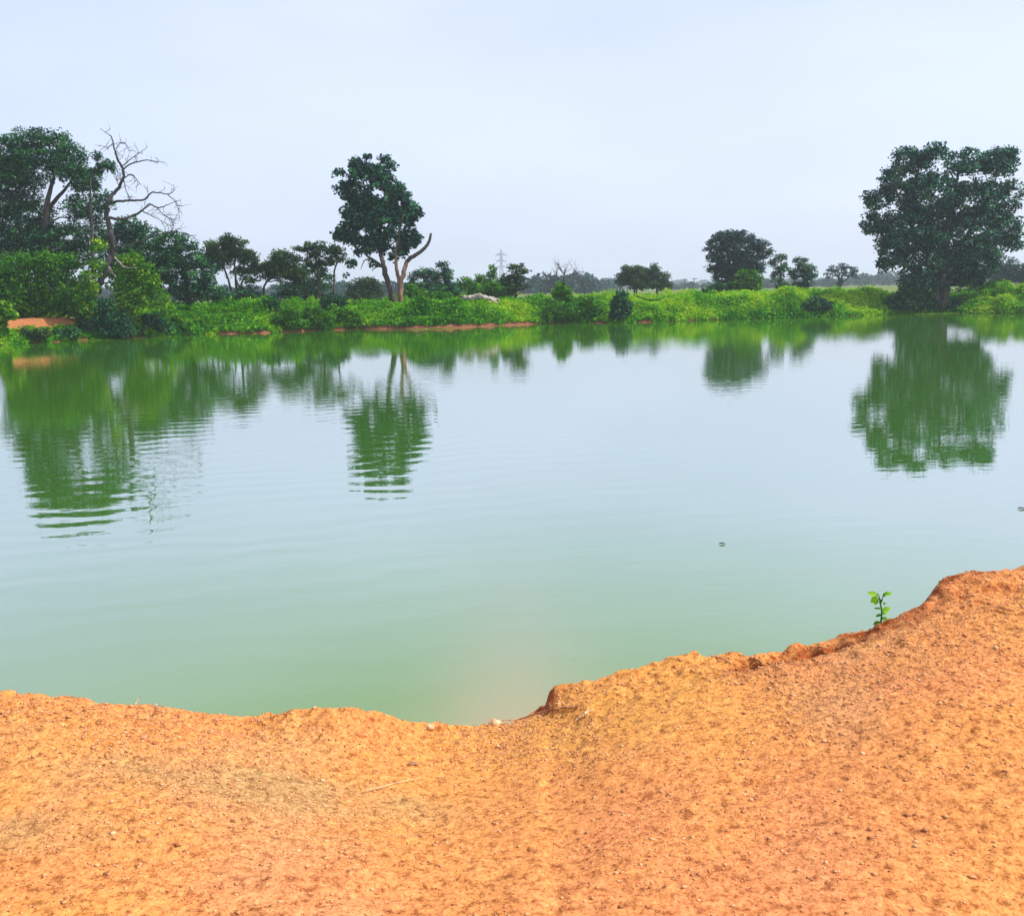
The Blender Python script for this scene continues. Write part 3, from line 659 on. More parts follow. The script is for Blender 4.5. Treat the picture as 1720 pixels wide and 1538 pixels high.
bare_tree('dead_tree', 'leafless dead tree with leaning trunk and tangled bare branches against the sky', 57, 155,
    [([(152, None), (157, 505), (165, 486), (179, 446), (189, 422), (187, 393), (183, 377), (179, 352), (183, 334), (197, 318), (208, 297), (205, 281), (197, 267), (192, 249), (187, 230), (176, 222)],
      [13, 12, 12, 11, 10, 9, 8, 7.5, 6, 5, 4.4, 4, 3.4, 2.6, 1.8, .8]),
     ([(206, 285), (221, 275), (248, 269), (264, 275)], [2.6, 2.2, 1.6, .7]), ([(207, 278), (214, 272), (227, 262), (240, 253)], [2.2, 1.8, 1.4, .6]),
     ([(209, 299), (221, 293), (232, 305), (237, 311)], [2, 1.6, 1.2, .6]), ([(208, 303), (211, 318), (216, 330)], [1.8, 1.4, .8]),
     ([(183, 340), (200, 338), (221, 337), (243, 335), (256, 323), (283, 326), (295, 318)], [4.5, 4, 3.4, 2.8, 2.2, 1.6, .7]), ([(280, 326), (293, 337), (299, 350)], [1.6, 1.2, .6]),
     ([(182, 366), (205, 368), (227, 361), (240, 353), (251, 343), (267, 349), (293, 339)], [5, 4.2, 3.6, 3, 2.6, 2, .8]), ([(238, 354), (256, 363), (277, 374)], [2, 1.5, .6]), ([(262, 347), (272, 358), (283, 366)], [1.6, 1.2, .6]),
     ([(188, 415), (215, 412), (250, 400), (278, 391), (300, 390), (318, 394), (331, 403)], [3, 2.4, 2, 1.7, 1.4, 1.1, .5]), ([(289, 391), (291, 380), (290, 374)], [1.1, .9, .5]),
     ([(195, 250), (203, 240), (212, 243), (217, 255)], [1.6, 1.2, .9, .5]), ([(190, 240), (183, 247), (176, 246)], [1.2, .9, .5]),
     ([(186, 395), (172, 405), (155, 402), (143, 395)], [3.4, 2.6, 2, .8]), ([(183, 377), (165, 372), (150, 380), (140, 372)], [2.8, 2.2, 1.6, .7]), ([(200, 315), (196, 300), (198, 288)], [1.4, 1, .5])],
    B_DEAD, 7, 31, tl=.9, tw=.018,
    pale=[([(183, 448), (188, 457), (195, 465)], [5, 3.6, 1.6]), ([(192, 432), (200, 440), (211, 449), (229, 450)], [4, 3, 2.4, 1])])
bare_tree('bare_tree', 'distant leafless pale tree beyond the bank near the centre of the view', 150, 948,
    [([(948, None), (948, 480), (947, 465), (950, 452)], [5, 4.4, 3.4, 1.6]), ([(948, 478), (938, 468), (934, 456)], [2.4, 1.8, .8]), ([(948, 470), (960, 462), (965, 455)], [2.2, 1.6, .8]),
     ([(947, 472), (968, 475), (978, 466)], [2, 1.6, .8]), ([(948, 462), (942, 455), (940, 450)], [1.6, 1.2, .7]), ([(947, 480), (925, 474), (918, 468)], [2, 1.4, .7])],
    B_DEAD, 12, 32, tl=2.2, tw=.035)

# ------------------------------------------------------------------ shrubs
def shrub(name, label, Y, px, lobes, leafm, seed, group=None, stem=True, **kw):
    for _ in range(40):                                  # keep its foot on the shore, not in the pond
        if gz(x_at(px, Y), Y) > .12: break
        Y += .15
    bx = x_at(px, Y); g0 = gz(bx, Y); gy_ = 488 - (px - 860) * math.tan(ROLL) + (EYE - g0) * FPX / Y
    low = [l for l in lobes if l[1] + l[3] > gy_ - 30]
    lobes = list(lobes) + [(l[0], (l[1] + gy_) / 2, l[2] * .85, max(4, (gy_ - l[1]) / 2)) for l in low if gy_ - l[1] > l[3] * .8]
    kk = dict(leaf=.2, clump=.34, per=22, gaps=.03, flat=.8, dens=1.1); kk.update(kw)
    s = [([(px - 4, None), (lobes[0][0], lobes[0][1])], [3, 1.2]), ([(px + 3, None), (lobes[-1][0], lobes[-1][1])], [3, 1.2])]
    return tree(name, label, Y, px, lobes, s, leafm, B_DARK, group, 'shrub', limbs=6, seed=seed, limb_r=.02, parts=('stem', 'foliage'), **kk)
GL = 'shrubs crowding the left bank'
shrub('leafy_shrub', 'bright green shrub at the far left edge above the bare red ledge', 57, 20, [(15, 450, 35, 25), (20, 480, 40, 28), (10, 470, 22, 30), (25, 510, 36, 20), (45, 440, 18, 15)], L_GREEN, 41, GL, clump=.42)
shrub('leafy_shrub', 'tall bushy green shrub below the domed tree, left of the dead trunk', 57.5, 85, [(85, 440, 30, 20), (100, 455, 30, 24), (65, 470, 30, 26), (105, 490, 34, 26), (70, 505, 34, 20), (130, 500, 22, 30), (120, 440, 20, 15)], L_GREEN, 42, GL, clump=.42)
shrub('leafy_shrub', 'yellow-green shrub pressed against the left side of the dead trunk', 56, 140, [(150, 470, 18, 18), (140, 490, 22, 20), (160, 445, 14, 12), (165, 415, 14, 12), (148, 515, 20, 16)], L_LIME, 43, GL, dens=.9)
shrub('creeper_mound', 'big yellow-green creeper mound hanging down right of the dead trunk', 56.5, 222, [(215, 438, 26, 13), (232, 452, 28, 15), (205, 470, 26, 22), (245, 475, 26, 20), (225, 495, 36, 24), (262, 500, 22, 18), (205, 510, 30, 18), (275, 518, 22, 12)], L_LIME, 44, GL, dens=1.0, clump=.4)
shrub('dark_shrub', 'very dark shrub overhanging the water under the dead trunk', 53.2, 165, [(160, 530, 30, 20), (185, 540, 34, 20), (150, 552, 28, 14), (200, 555, 30, 12), (175, 515, 24, 14)], L_DARK, 45, GL, clump=.36)
shrub('glossy_shrub', 'dark glossy rounded shrub at the waterline right of the dead tree', 54.6, 262, [(262, 535, 18, 12), (255, 548, 22, 10), (275, 550, 16, 9), (245, 540, 12, 12)], L_DARK, 46, GL, clump=.3)
shrub('small_leafy_shrub', 'small green shrub between the glossy shrub and the grass slope', 55.5, 300, [(300, 538, 16, 10), (312, 546, 16, 9), (292, 550, 14, 7)], L_GREEN, 47, GL, clump=.28)
shrub('pale_leaved_shrub', 'pale large-leaved shrub at the left frame edge beside the red ledge', 51.2, 8, [(5, 520, 14, 12), (16, 528, 12, 8), (-6, 540, 16, 16), (2, 556, 10, 8)], L_LIME, 48, GL, leaf=.28, clump=.26)
shrub('waterside_weed', 'olive weed clump trailing into the water below the red ledge', 49.9, 35, [(20, 565, 22, 8), (45, 562, 20, 8), (70, 560, 18, 7)], L_OLIVE, 49, GL, clump=.22, leaf=.16)
shrub('waterside_weed', 'dark green weed clump at the waterline under the right end of the red ledge', 50.8, 100, [(95, 562, 22, 8), (118, 560, 18, 10)], L_DARK, 50, GL, clump=.24, leaf=.16)
GM = 'bushes along the far bank'
shrub('round_shrub', 'dark round shrub on the bank left of the middle tree', 63.5, 455, [(455, 508, 15, 10), (450, 518, 16, 10), (462, 522, 14, 9)], L_DARK, 51, GM, clump=.3)
shrub('broad_bush', 'bright green bush at the waterline below the round dark shrub, leftmost of a touching trio', 60.8, 488, [(478, 535, 22, 12), (498, 538, 22, 12), (488, 525, 18, 9), (480, 548, 24, 7)], L_GREEN, 52, GM)
shrub('broad_bush', 'green bush at the waterline in the middle of the touching trio', 61.2, 532, [(522, 528, 20, 12), (545, 534, 20, 12), (530, 543, 26, 8)], L_GREEN, 53, GM)
shrub('broad_bush', 'green bush at the waterline below the leaning dark trunk, rightmost of the touching trio', 61.8, 582, [(572, 528, 20, 12), (592, 532, 18, 12), (582, 543, 26, 7), (560, 520, 14, 8)], L_GREEN, 54, GM)
shrub('leafy_bush', 'small dark bush half hidden in grass left of the twin trunks', 65, 560, [(560, 503, 14, 8), (572, 508, 12, 7), (548, 508, 12, 7)], L_DARK, 55, GM, clump=.28)
shrub('leafy_bush', 'pale green bush behind the leaning dark trunk', 95, 612, [(612, 474, 22, 8), (600, 482, 22, 8), (628, 480, 18, 9), (612, 492, 34, 8)], L_OLIVE, 56, GM, clump=.4)
shrub('leafy_bush', 'green bush at the right foot of the reddish trunk', 73, 690, [(688, 488, 14, 9), (700, 494, 20, 8), (715, 500, 20, 8), (740, 498, 20, 8)], L_GREEN, 57, GM, clump=.3)
shrub('leafy_bush', 'dark green bush under the knob-headed tree, right of the twin-trunked tree', 79, 748, [(735, 492, 18, 9), (752, 488, 22, 11), (770, 493, 16, 9)], L_DARK, 71, GM, clump=.32)
shrub('leafy_bush', 'dense green bush behind the right end of the fallen log', 82, 820, [(808, 488, 18, 10), (828, 486, 18, 12), (842, 490, 14, 10)], L_GREEN, 72, GM, clump=.32)
shrub('leafy_bush', 'dark bush between the narrow-topped tree and the tiered tree, below the pylon', 83, 846, [(843, 478, 10, 10), (850, 488, 14, 10), (838, 492, 12, 8)], L_DARK, 73, GM, clump=.32)
shrub('leafy_bush', 'dark low bush under the umbrella-shaped tree', 80, 712, [(704, 484, 14, 10), (716, 490, 18, 9), (724, 482, 12, 10)], L_DARK, 74, GM, clump=.32)
shrub('leafy_bush', 'dark undergrowth bush below the flat-topped tree with several stems', 73, 385, [(370, 498, 16, 8), (392, 500, 18, 7), (412, 496, 16, 9)], L_DARK, 75, GM, clump=.3)
shrub('reedy_bush', 'dark reedy clump on the bank below the bare far tree', 65.5, 940, [(935, 518, 14, 12), (925, 526, 16, 12), (948, 525, 14, 12), (930, 535, 20, 7)], L_GREEN, 58, GM, flat=1.3)
shrub('climbing_bush', 'green bush poking above the grass line under the bare far tree', 70, 945, [(942, 483, 10, 8), (950, 490, 14, 7), (938, 492, 12, 7)], L_GREEN, 59, GM, clump=.26)
shrub('reedy_bush', 'green clump in the bank left of the darkest conical bush', 65.8, 985, [(985, 508, 14, 10), (995, 518, 14, 12), (978, 524, 14, 10), (1000, 530, 14, 8)], L_GREEN, 60, GM)
shrub('conical_bush', 'dark blue-green cone-shaped bush reaching the water near the centre', 65.6, 1044, [(1043, 496, 10, 9), (1038, 508, 14, 10), (1050, 512, 12, 10), (1042, 522, 18, 10), (1044, 532, 20, 7)], L_DARK, 61, GM, clump=.3)
shrub('spreading_bush', 'light green bush at the foot of the fan-shaped tree', 84, 1258, [(1255, 462, 20, 8), (1268, 470, 14, 10), (1245, 474, 18, 10), (1262, 484, 22, 8)], L_GREEN, 62, GM, clump=.34)
shrub('low_bush', 'low dark green bush left of the fan-shaped tree base', 84, 1205, [(1205, 482, 12, 6), (1216, 486, 14, 6), (1190, 487, 14, 4)], L_DARK, 63, GM, clump=.28)
shrub('bank_bush', 'dark green bush in the grass between globe tree and water', 69, 1372, [(1370, 508, 16, 9), (1385, 512, 14, 8), (1360, 516, 16, 8)], L_DARK, 64, GM, clump=.3)
shrub('shadowed_bush', 'dark bush in shade left of the huge tree trunk', 71.2, 1535, [(1530, 492, 26, 14), (1550, 500, 22, 14), (1515, 505, 26, 12), (1545, 512, 30, 8), (1500, 512, 20, 9)], L_DARK, 65, GM, clump=.34)
shrub('shadowed_bush', 'dark low bush hugging the right foot of the huge trunk', 71.0, 1592, [(1590, 516, 20, 6), (1608, 510, 10, 8), (1568, 515, 16, 7)], L_DARK, 66, GM, clump=.3)
shrub('yellow_bush', 'tall yellow-green bush between huge tree and round leafy bush', 88, 1640, [(1640, 482, 18, 10), (1648, 492, 18, 12), (1625, 495, 16, 10), (1635, 505, 24, 8)], L_LIME, 67, GM, clump=.34)
shrub('mushroom_bush', 'round-headed green bush on a dark stem near the right edge', 72.5, 1665, [(1665, 480, 15, 9), (1655, 492, 14, 10), (1675, 490, 14, 8), (1664, 502, 14, 8), (1656, 516, 12, 8)], L_GREEN, 68, GM, clump=.3)
shrub('yellow_bush', 'sunlit yellow-green bush at the right frame edge by the water', 73, 1705, [(1705, 495, 20, 9), (1720, 498, 22, 12), (1692, 508, 18, 10), (1712, 514, 26, 9), (1740, 505, 26, 16)], L_LIME, 69, GM, clump=.34)

# ------------------------------------------------------------------ bank grass and weeds (uncountable)
def bank_grass():
    r = np.random.default_rng(77)
    n = 185000
    phi = r.uniform(-0.82, 0.76, n)
    e = np.where(r.random(n) < .62, r.uniform(-.1, 3.4, n), r.uniform(3, 14, n))
    edge = np.interp(phi, [-.64, -.3, -.20, -.14, -.04, .03, .3, .6], [.0, .05, .1, .32, .36, .0, -.15, -.15])
    keep = e > edge + .5 * vnoise(phi * 90, phi * 0, 7)
    rad = far_radius(phi) + e; x = rad * np.sin(phi); y = rad * np.cos(phi)
    pb = math.atan2(x_at(62, 54), 54)
    keep &= ~((np.abs(phi - pb) < .040) & (e < 5.5) & (e > 1.1))
    x, y, phi, e = x[keep], y[keep], phi[keep], e[keep]; n = len(x)
    H = .22 + .62 * np.clip(.5 + 1.1 * fbm(x, y, .45, 71, 3), 0, 1); H *= np.clip(.5 + e / 2.0, .3, 1)
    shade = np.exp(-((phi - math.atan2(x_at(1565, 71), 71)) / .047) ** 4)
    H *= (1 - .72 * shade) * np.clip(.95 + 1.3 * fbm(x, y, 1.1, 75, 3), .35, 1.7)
    sp = fbm(x, y, .22, 73, 3) + .45 * fbm(x, y, 1.3, 76, 2) - .5 * shade                       # yellow and deep green plant patches, plus tree shade darkened into the tone
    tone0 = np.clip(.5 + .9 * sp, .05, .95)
    z = ground_z(x, y)
    # blades
    m = 2
    X = np.repeat(x, m) + r.normal(0, .12, n * m); Yy = np.repeat(y, m) + r.normal(0, .12, n * m); Z = np.repeat(z, m) - .05
    h = np.repeat(H, m) * r.uniform(.5, 1.15, n * m); az = r.uniform(0, 2 * math.pi, n * m); ln = r.uniform(.05, .5, n * m) * h
    wd = r.uniform(.02, .05, n * m); b = np.stack([X, Yy, Z], 1); s = np.stack([np.cos(az + 1.57), np.sin(az + 1.57), az * 0], 1) * wd[:, None]
    lean = np.stack([np.cos(az), np.sin(az), az * 0], 1) * ln[:, None]
    mid = b + lean * .35 + np.array([0, 0, 1.0]) * (h * .6)[:, None]; tip = b + lean + np.array([0, 0, 1.0]) * h[:, None]
    V1 = np.stack([b - s, b + s, mid + s * .8, mid - s * .8, tip], 1)
    # quads: base->mid, mid->tip (thin kite)
    k = np.arange(n * m)[:, None] * 5
    F1 = np.concatenate([k + np.array([[0, 1, 2, 3]])])
    tipq = np.stack([mid - s * .8, mid + s * .8, tip + s * .15, tip - s * .15], 1)
    Va = V1[:, :4].reshape(-1, 3); Fa = np.arange(len(Va)).reshape(-1, 4)
    Vb = tipq.reshape(-1, 3); Fb = np.arange(len(Vb)).reshape(-1, 4) + len(Va)
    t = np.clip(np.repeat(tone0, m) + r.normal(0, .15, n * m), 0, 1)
    # broad weed leaves through the height
    q = 4
    P = np.stack([np.repeat(x, q) + r.normal(0, .15, n * q), np.repeat(y, q) + r.normal(0, .15, n * q), np.repeat(z, q) + np.repeat(H, q) * r.uniform(.15, .95, n * q)], 1)
    Vc, Fc = leaves_np(P, r.uniform(.12, .30, n * q), r, .4, .55, .2); tc = np.clip(np.repeat(tone0 - .08, q) + r.normal(0, .24, n * q), 0, 1)
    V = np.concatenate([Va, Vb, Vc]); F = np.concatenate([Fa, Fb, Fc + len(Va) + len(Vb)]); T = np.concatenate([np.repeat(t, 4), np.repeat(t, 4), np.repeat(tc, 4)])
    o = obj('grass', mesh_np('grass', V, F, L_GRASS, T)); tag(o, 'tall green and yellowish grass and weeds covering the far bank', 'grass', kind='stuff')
bank_grass()

# ------------------------------------------------------------------ far wood on the horizon
def far_wood(name, label, segs, seed, leaf, mat):
    r = np.random.default_rng(seed); Ps = []
    for (x0, x1, D, hmin, hmax, gap) in segs:
        n = max(3, int((x1 - x0) / 7))
        for px in np.linspace(x0, x1, n):
            px = px + r.uniform(-4, 4)
            if r.random() < gap: continue
            Y = D * r.uniform(.85, 1.2); X = x_at(px, Y); H = r.uniform(hmin, hmax) * D / 300; W = H * r.uniform(.5, .9)
            m = 260; u = r.normal(size=(m, 3)); u /= np.linalg.norm(u, axis=1)[:, None]; u *= (r.uniform(.3, 1, m) ** .5)[:, None]
            c = np.array([X, Y, gz(X, Y) + H * .5]); Ps.append(c + u * np.array([W, W, H * .52]))
    P = np.concatenate(Ps); V, F = leaves_np(P, leaf * r.uniform(.6, 1.3, len(P)), r, .4, .7)
    tag(obj(name, mesh_np(name, V, F, mat, np.repeat(np.clip(r.normal(.45, .2, len(P)), 0, 1), 4))), label, 'wood', kind='stuff')
far_wood('distant_trees', 'hazy line of distant trees along the horizon beyond the fields',
         [(-60, 560, 330, 3, 5, .0), (560, 700, 260, 3, 5.5, .05), (690, 890, 340, 3, 5, .2), (885, 1000, 260, 4, 6.5, 0), (1000, 1030, 380, 3.4, 4.5, 0), (1125, 1200, 420, 1.5, 2.4, .4), (1180, 1430, 420, 1.8, 2.8, .35), (1430, 1540, 420, 3.2, 4.6, .0), (1600, 1800, 420, 3, 5, .1)], 91, 1.1, L_GREY)
far_wood('horizon_wood', 'faint blue far-off wood on the skyline', [(-100, 1820, 1000, 1.6, 2.8, .05)], 92, 3.2, L_GREY)

# ------------------------------------------------------------------ pylon and poles
STEEL, _t, _n, _l = new_mat('galvanised_steel')
_o = _n.new('ShaderNodeOutputMaterial'); _q = _n.new('ShaderNodeBsdfPrincipled'); _q.inputs['Base Color'].default_value = (.20, .21, .24, 1); _q.inputs['Metallic'].default_value = .3; _q.inputs['Roughness'].default_value = .6
_z = _n.new('ShaderNodeTexNoise'); _z.inputs['Scale'].default_value = .5; _rr = ramp(_n, [(.3, (.16, .17, .19)), (.7, (.26, .27, .30))]); _l.new(_z.outputs[0], _rr.inputs[0]); _l.new(_rr.outputs[0], _q.inputs['Base Color']); _l.new(_q.outputs[0], _o.inputs[0])
def bars(segs, rad):
    return tube_np([(np.array([a, b]), np.array([rad, rad])) for a, b in segs], 4)
def pylon(px, top, D):
    X = x_at(px, D); z0 = gz(X, D); H = at(px, top, D)[2] - z0
    root = empty('transmission_pylon', (X, D, z0), 'hazy steel lattice pylon with cross-arms standing far beyond the trees', 'pylon')
    wb, wt = H * .11, H * .022
    hw = lambda z: wb + (wt - wb) * min(z / (H * .62), 1) if z < H * .62 else wt
    legs, brace = [], []
    zs = [0, .13, .25, .36, .46, .54, .62, .68, .74, .80, .86, .92]
    for a, b in zip(zs[:-1], zs[1:]):
        ha, hb = hw(a * H), hw(b * H)
        ca = [np.array([sx * ha, sy * ha, a * H]) for sx, sy in ((-1, -1), (1, -1), (1, 1), (-1, 1))]
        cb = [np.array([sx * hb, sy * hb, b * H]) for sx, sy in ((-1, -1), (1, -1), (1, 1), (-1, 1))]
        for i in range(4):
            legs.append((ca[i], cb[i])); j = (i + 1) % 4; brace += [(ca[i], cb[j]), (ca[j], cb[i]), (cb[i], cb[j])]
    for i in range(4): legs.append((cb[i], np.array([0, 0, H])))
    v, f = bars(legs, H * .0065); obj('legs', mesh_np('legs', v, f, STEEL), root)
    v, f = bars(brace, H * .0035); obj('lattice', mesh_np('lattice', v, f, STEEL), root)
    for zz, wdt in ((.86, .125), (.72, .11), (.58, .13)):
        s = []
        for sg in (-1, 1):
            tip = np.array([sg * H * wdt, 0, zz * H])
            for sy in (-1, 1):
                s += [(np.array([sg * wt, sy * wt, zz * H]), tip), (np.array([sg * wt, sy * wt, (zz + .04) * H]), tip), (np.array([sg * wt, sy * wt, zz * H]), np.array([sg * H * wdt * .5, 0, (zz + .02) * H]))]
            s.append((tip, tip - np.array([0, 0, H * .04])))
        v, f = bars(s, H * .0042); obj('cross_arm', mesh_np('cross_arm', v, f, STEEL), root)
pylon(843, 418, 560)
def pole(px, top, D, lean, label):
    X = x_at(px, D); z0 = gz(X, D); H = at(px, top, D)[2] - z0
    root = empty('utility_pole', (X, D, z0), label, 'pole', 'thin poles on the horizon')
    v, f = tube_np([(np.array([[0, 0, -.1], [lean * .5, 0, H * .5], [lean, 0, H]]), np.array([.17, .14, .11]))], 8); obj('pole', mesh_np('pole', v, f, B_DEAD, smooth=True), root)
    v, f = tube_np([(np.array([[lean - .8, 0, H * .93], [lean + .8, 0, H * .93]]), np.array([.07, .07]))], 4); obj('cross_arm', mesh_np('cross_arm', v, f, B_DEAD), root)
pole(1007, 472, 230, .1, 'thin pole between the bare far tree and the flat dome tree')
pole(1151, 468, 250, -.1, 'thin upright pole left of the leaning pole, right of the drooping tree')
pole(1162, 467, 240, .7, 'thin leaning pole left of the fan-shaped tree')

# ------------------------------------------------------------------ fallen log on the bank
def log():
    Y = 67; r = np.random.default_rng(5); bx = x_at(805, Y)
    root = empty('fallen_log', (bx, Y, gz(bx, Y)), 'pale bleached fallen trunk lying in the grass under the small green trees', 'log')
    B = np.array(root.location)
    def part(nm, pts, wd, m, dy=0):
        P, R = smooth_path([at(a, b, Y + dy) for a, b in pts], np.array(wd) * Y / FPX / 2, 5, .3, r)
        v, f = tube_np([(P, R)], 9); obj(nm, mesh_np(nm, v - B, f, m, smooth=True), root)
    part('trunk', [(776, 501), (786, 499), (797, 499), (806, 498), (818, 501), (830, 502), (838, 503)], [7, 7, 8, 7, 7, 6, 4], B_PALE)
    part('branch', [(795, 498), (803, 494), (809, 496), (815, 502)], [4, 4, 3, 2], B_PALE, -.2)
    part('branch', [(820, 501), (830, 505), (836, 510)], [5, 4, 2], B_PALE, -.25)
    part('stump', [(774, 500), (774, 507), (773, 516)], [9, 7, 5], B_DARK, -.1)
log()
def stick(name, label, pts, Y=None, w=2, mat=B_PALE, group=None, cat='stick', z=None):
    """a lone stick: pixels on a height z near the camera, or at a distance Y"""
    P = [on_plane(np.array(a), np.array(b), np.array(c)) if Y is None else at(a, b, Y) for a, b, *cc in pts for c in [cc[0] if cc else .8]]
    dist = np.linalg.norm(P[0])
    Pp, R = smooth_path(P, np.linspace(1, .5, len(P)) * w * dist / FPX / 2, 6, .25, np.random.default_rng(len(label)))
    B = P[0]; v, f = tube_np([(Pp, R)], 6)
    o = obj(name, mesh_np(name, v - B, f, mat, smooth=True)); o.location = B
    return tag(o, label, cat, group)
stick('fallen_branch', 'pale bare branch lying level on the bank left of the huge tree', [(1496, 499), (1508, 499), (1520, 498)], 73, 2.2)

# ------------------------------------------------------------------ near bank details
STONE = bark_mat('pale_grit', (.42, .22, .10), (.72, .46, .24), 30)
def snap(px, py, lift=0.0):
    """point of the near ground under a pixel"""
    z = .8
    for _ in range(12):
        p = on_plane(np.array(float(px)), np.array(float(py)), np.array(z)); z = .5 * z + .5 * float(ground_z(p[0], p[1], True))
    return np.array([p[0], p[1], float(ground_z(p[0], p[1], True)) + lift])
def twig(label, pts, w, mat=B_PALE, lift=.012, side=None, name='dry_twig'):
    r = np.random.default_rng(len(label) * 3)
    W = [snap(a, b, lift + (c[0] if c else 0)) for a, b, *c in pts]
    d = np.linalg.norm(W[0]); R = np.linspace(1, .45, len(W)) * w * d / FPX / 2
    paths = [smooth_path(W, R, 5, .2, r)]
    if side:
        W2 = [snap(a, b, lift + (c[0] if c else 0)) for a, b, *c in side]; paths.append(smooth_path(W2, np.linspace(.8, .4, len(W2)) * w * d / FPX / 2, 5, .2, r))
    v, f = tube_np(paths, 6); o = obj(name, mesh_np(name, v - W[0], f, mat, smooth=True)); o.location = W[0]
    return tag(o, label, 'twig', 'dry twigs on the red bank')
STRAW = bark_mat('dry_straw', (.50, .30, .14), (.78, .58, .36), 40)
RTWIG = bark_mat('reddish_twig', (.30, .11, .045), (.58, .28, .13), 30)
twig('long reddish twig at the notch in the bank, beside the water', [(972, 1190), (940, 1193), (905, 1199), (870, 1207), (843, 1213, .01)], 4.5, RTWIG)
twig('short pale forked twig right of the long reddish twig', [(968, 1212), (980, 1204), (990, 1190)], 3, STRAW, side=[(982, 1202), (998, 1194)])
twig('long thin straw-coloured twig on the flat ground at the stained patch', [(610, 1333), (640, 1326), (680, 1315), (712, 1309)], 2, STRAW)
twig('pale straw sticking out over the left edge of the bank', [(262, 1187), (285, 1186, .02), (308, 1188, .05)], 2.2, STRAW)
twig('short pale straw on the bank edge, leftmost of all', [(228, 1186), (234, 1184, .02), (240, 1184, .035)], 2, STRAW)
twig('brown twig lying on the ridge left of the collapsed hollow', [(1195, 1102), (1215, 1110), (1228, 1118)], 3.5, RTWIG)
twig('short reddish twig on the slope below the sapling', [(1700, 1030), (1680, 1024), (1662, 1022)], 3, RTWIG)

def rock(name, label, px, py, s, seed, mat=STONE, group=None, sc=(1, 1, .7)):
    import bmesh
    r = np.random.default_rng(seed); bm = bmesh.new(); bmesh.ops.create_icosphere(bm, subdivisions=3, radius=s)
    for v in bm.verts:
        k = 1 + .35 * float(vnoise(v.co.x / s * 1.3 + seed, v.co.y / s * 1.3 + v.co.z / s, seed)) + .15 * float(vnoise(v.co.x / s * 4, v.co.z / s * 4 + v.co.y / s * 3, seed + 1))
        v.co = Vector((v.co.x * sc[0] * k, v.co.y * sc[1] * k, v.co.z * sc[2] * k))
    me = bpy.data.meshes.new(name); bm.to_mesh(me); bm.free(); me.materials.append(mat)
    o = obj(name, me); o.location = snap(px, py, s * .25); o.rotation_euler = (0, 0, r.uniform(0, 6)); return tag(o, label, 'stone', group)
rock('stone', 'pale yellowish stone at the waterline end of the long reddish twig', 830, 1214, .035, 3)
rock('stone', 'pale stone on the bank edge left of the notch', 722, 1222, .022, 4)
rock('clod', 'brown clod at the right end of the stained patch', 694, 1283, .018, 6, mat=bark_mat('dark_clod', (.26, .12, .05), (.44, .22, .09), 30), sc=(1.2, .8, .4))

# loose grit and crumbs of soil: far too many to count
def gravel():
    r = np.random.default_rng(8)
    n = 62000
    phi = r.uniform(-.62, .62, n); rc = np.interp(phi, CPHI, CRAD)
    u = r.random(n); rad = np.where(u < .45, rc - np.abs(r.normal(0, .55, n)), 1.9 + (rc - 1.9) * np.sqrt(r.random(n)))
    rad = np.clip(rad, 1.9, rc + .06)
    x, y = rad * np.sin(phi), rad * np.cos(phi)
    dens = sstep(-.25, .35, fbm(x, y, 1.6, 81, 3) + .25 * sstep(0, 2, x)); k = r.random(n) < .25 + .75 * dens
    x, y = x[k], y[k]; n = len(x)
    s = np.clip(r.lognormal(-6.0, .5, n), .0014, .010)
    z = ground_z(x, y, True) + s * .2
    base = np.array([[1, 0, 0], [0, 1, 0], [-1, 0, 0], [0, -1, 0], [0, 0, .8], [0, 0, -.8]])
    V = base[None] * (1 + r.uniform(-.4, .4, (n, 6, 1))) + r.normal(0, .12, (n, 6, 3))
    a = r.uniform(0, 6.28, n); c, sn = np.cos(a)[:, None], np.sin(a)[:, None]
    V = np.stack([V[..., 0] * c - V[..., 1] * sn, V[..., 0] * sn + V[..., 1] * c, V[..., 2]], -1) * s[:, None, None] * np.array([1.25, 1, .75])
    V = V + np.stack([x, y, z], 1)[:, None, :]
    tri = np.array([[0, 1, 4], [1, 2, 4], [2, 3, 4], [3, 0, 4], [1, 0, 5], [2, 1, 5], [3, 2, 5], [0, 3, 5]])
    F = (np.arange(n)[:, None, None] * 6 + tri[None]).reshape(-1, 3)
    m, t, nn, l = new_mat('loose_grit'); out = nn.new('ShaderNodeOutputMaterial'); p = nn.new('ShaderNodeBsdfPrincipled'); p.inputs['Roughness'].default_value = .9
    at_ = nn.new('ShaderNodeAttribute'); at_.attribute_name = 'tone'
    rr = ramp(nn, [(0, (.22, .07, .025)), (.35, (.50, .20, .07)), (.7, (.62, .30, .12)), (1, (.72, .44, .22))]); l.new(at_.outputs['Fac'], rr.inputs[0]); l.new(rr.outputs[0], p.inputs['Base Color']); l.new(p.outputs[0], out.inputs[0])
    tag(obj('gravel', mesh_np('gravel', V.reshape(-1, 3), F, m, np.repeat(r.beta(2, 2, n), 6))), 'loose reddish grit and soil crumbs scattered over the near bank', 'gravel', kind='stuff')
gravel()

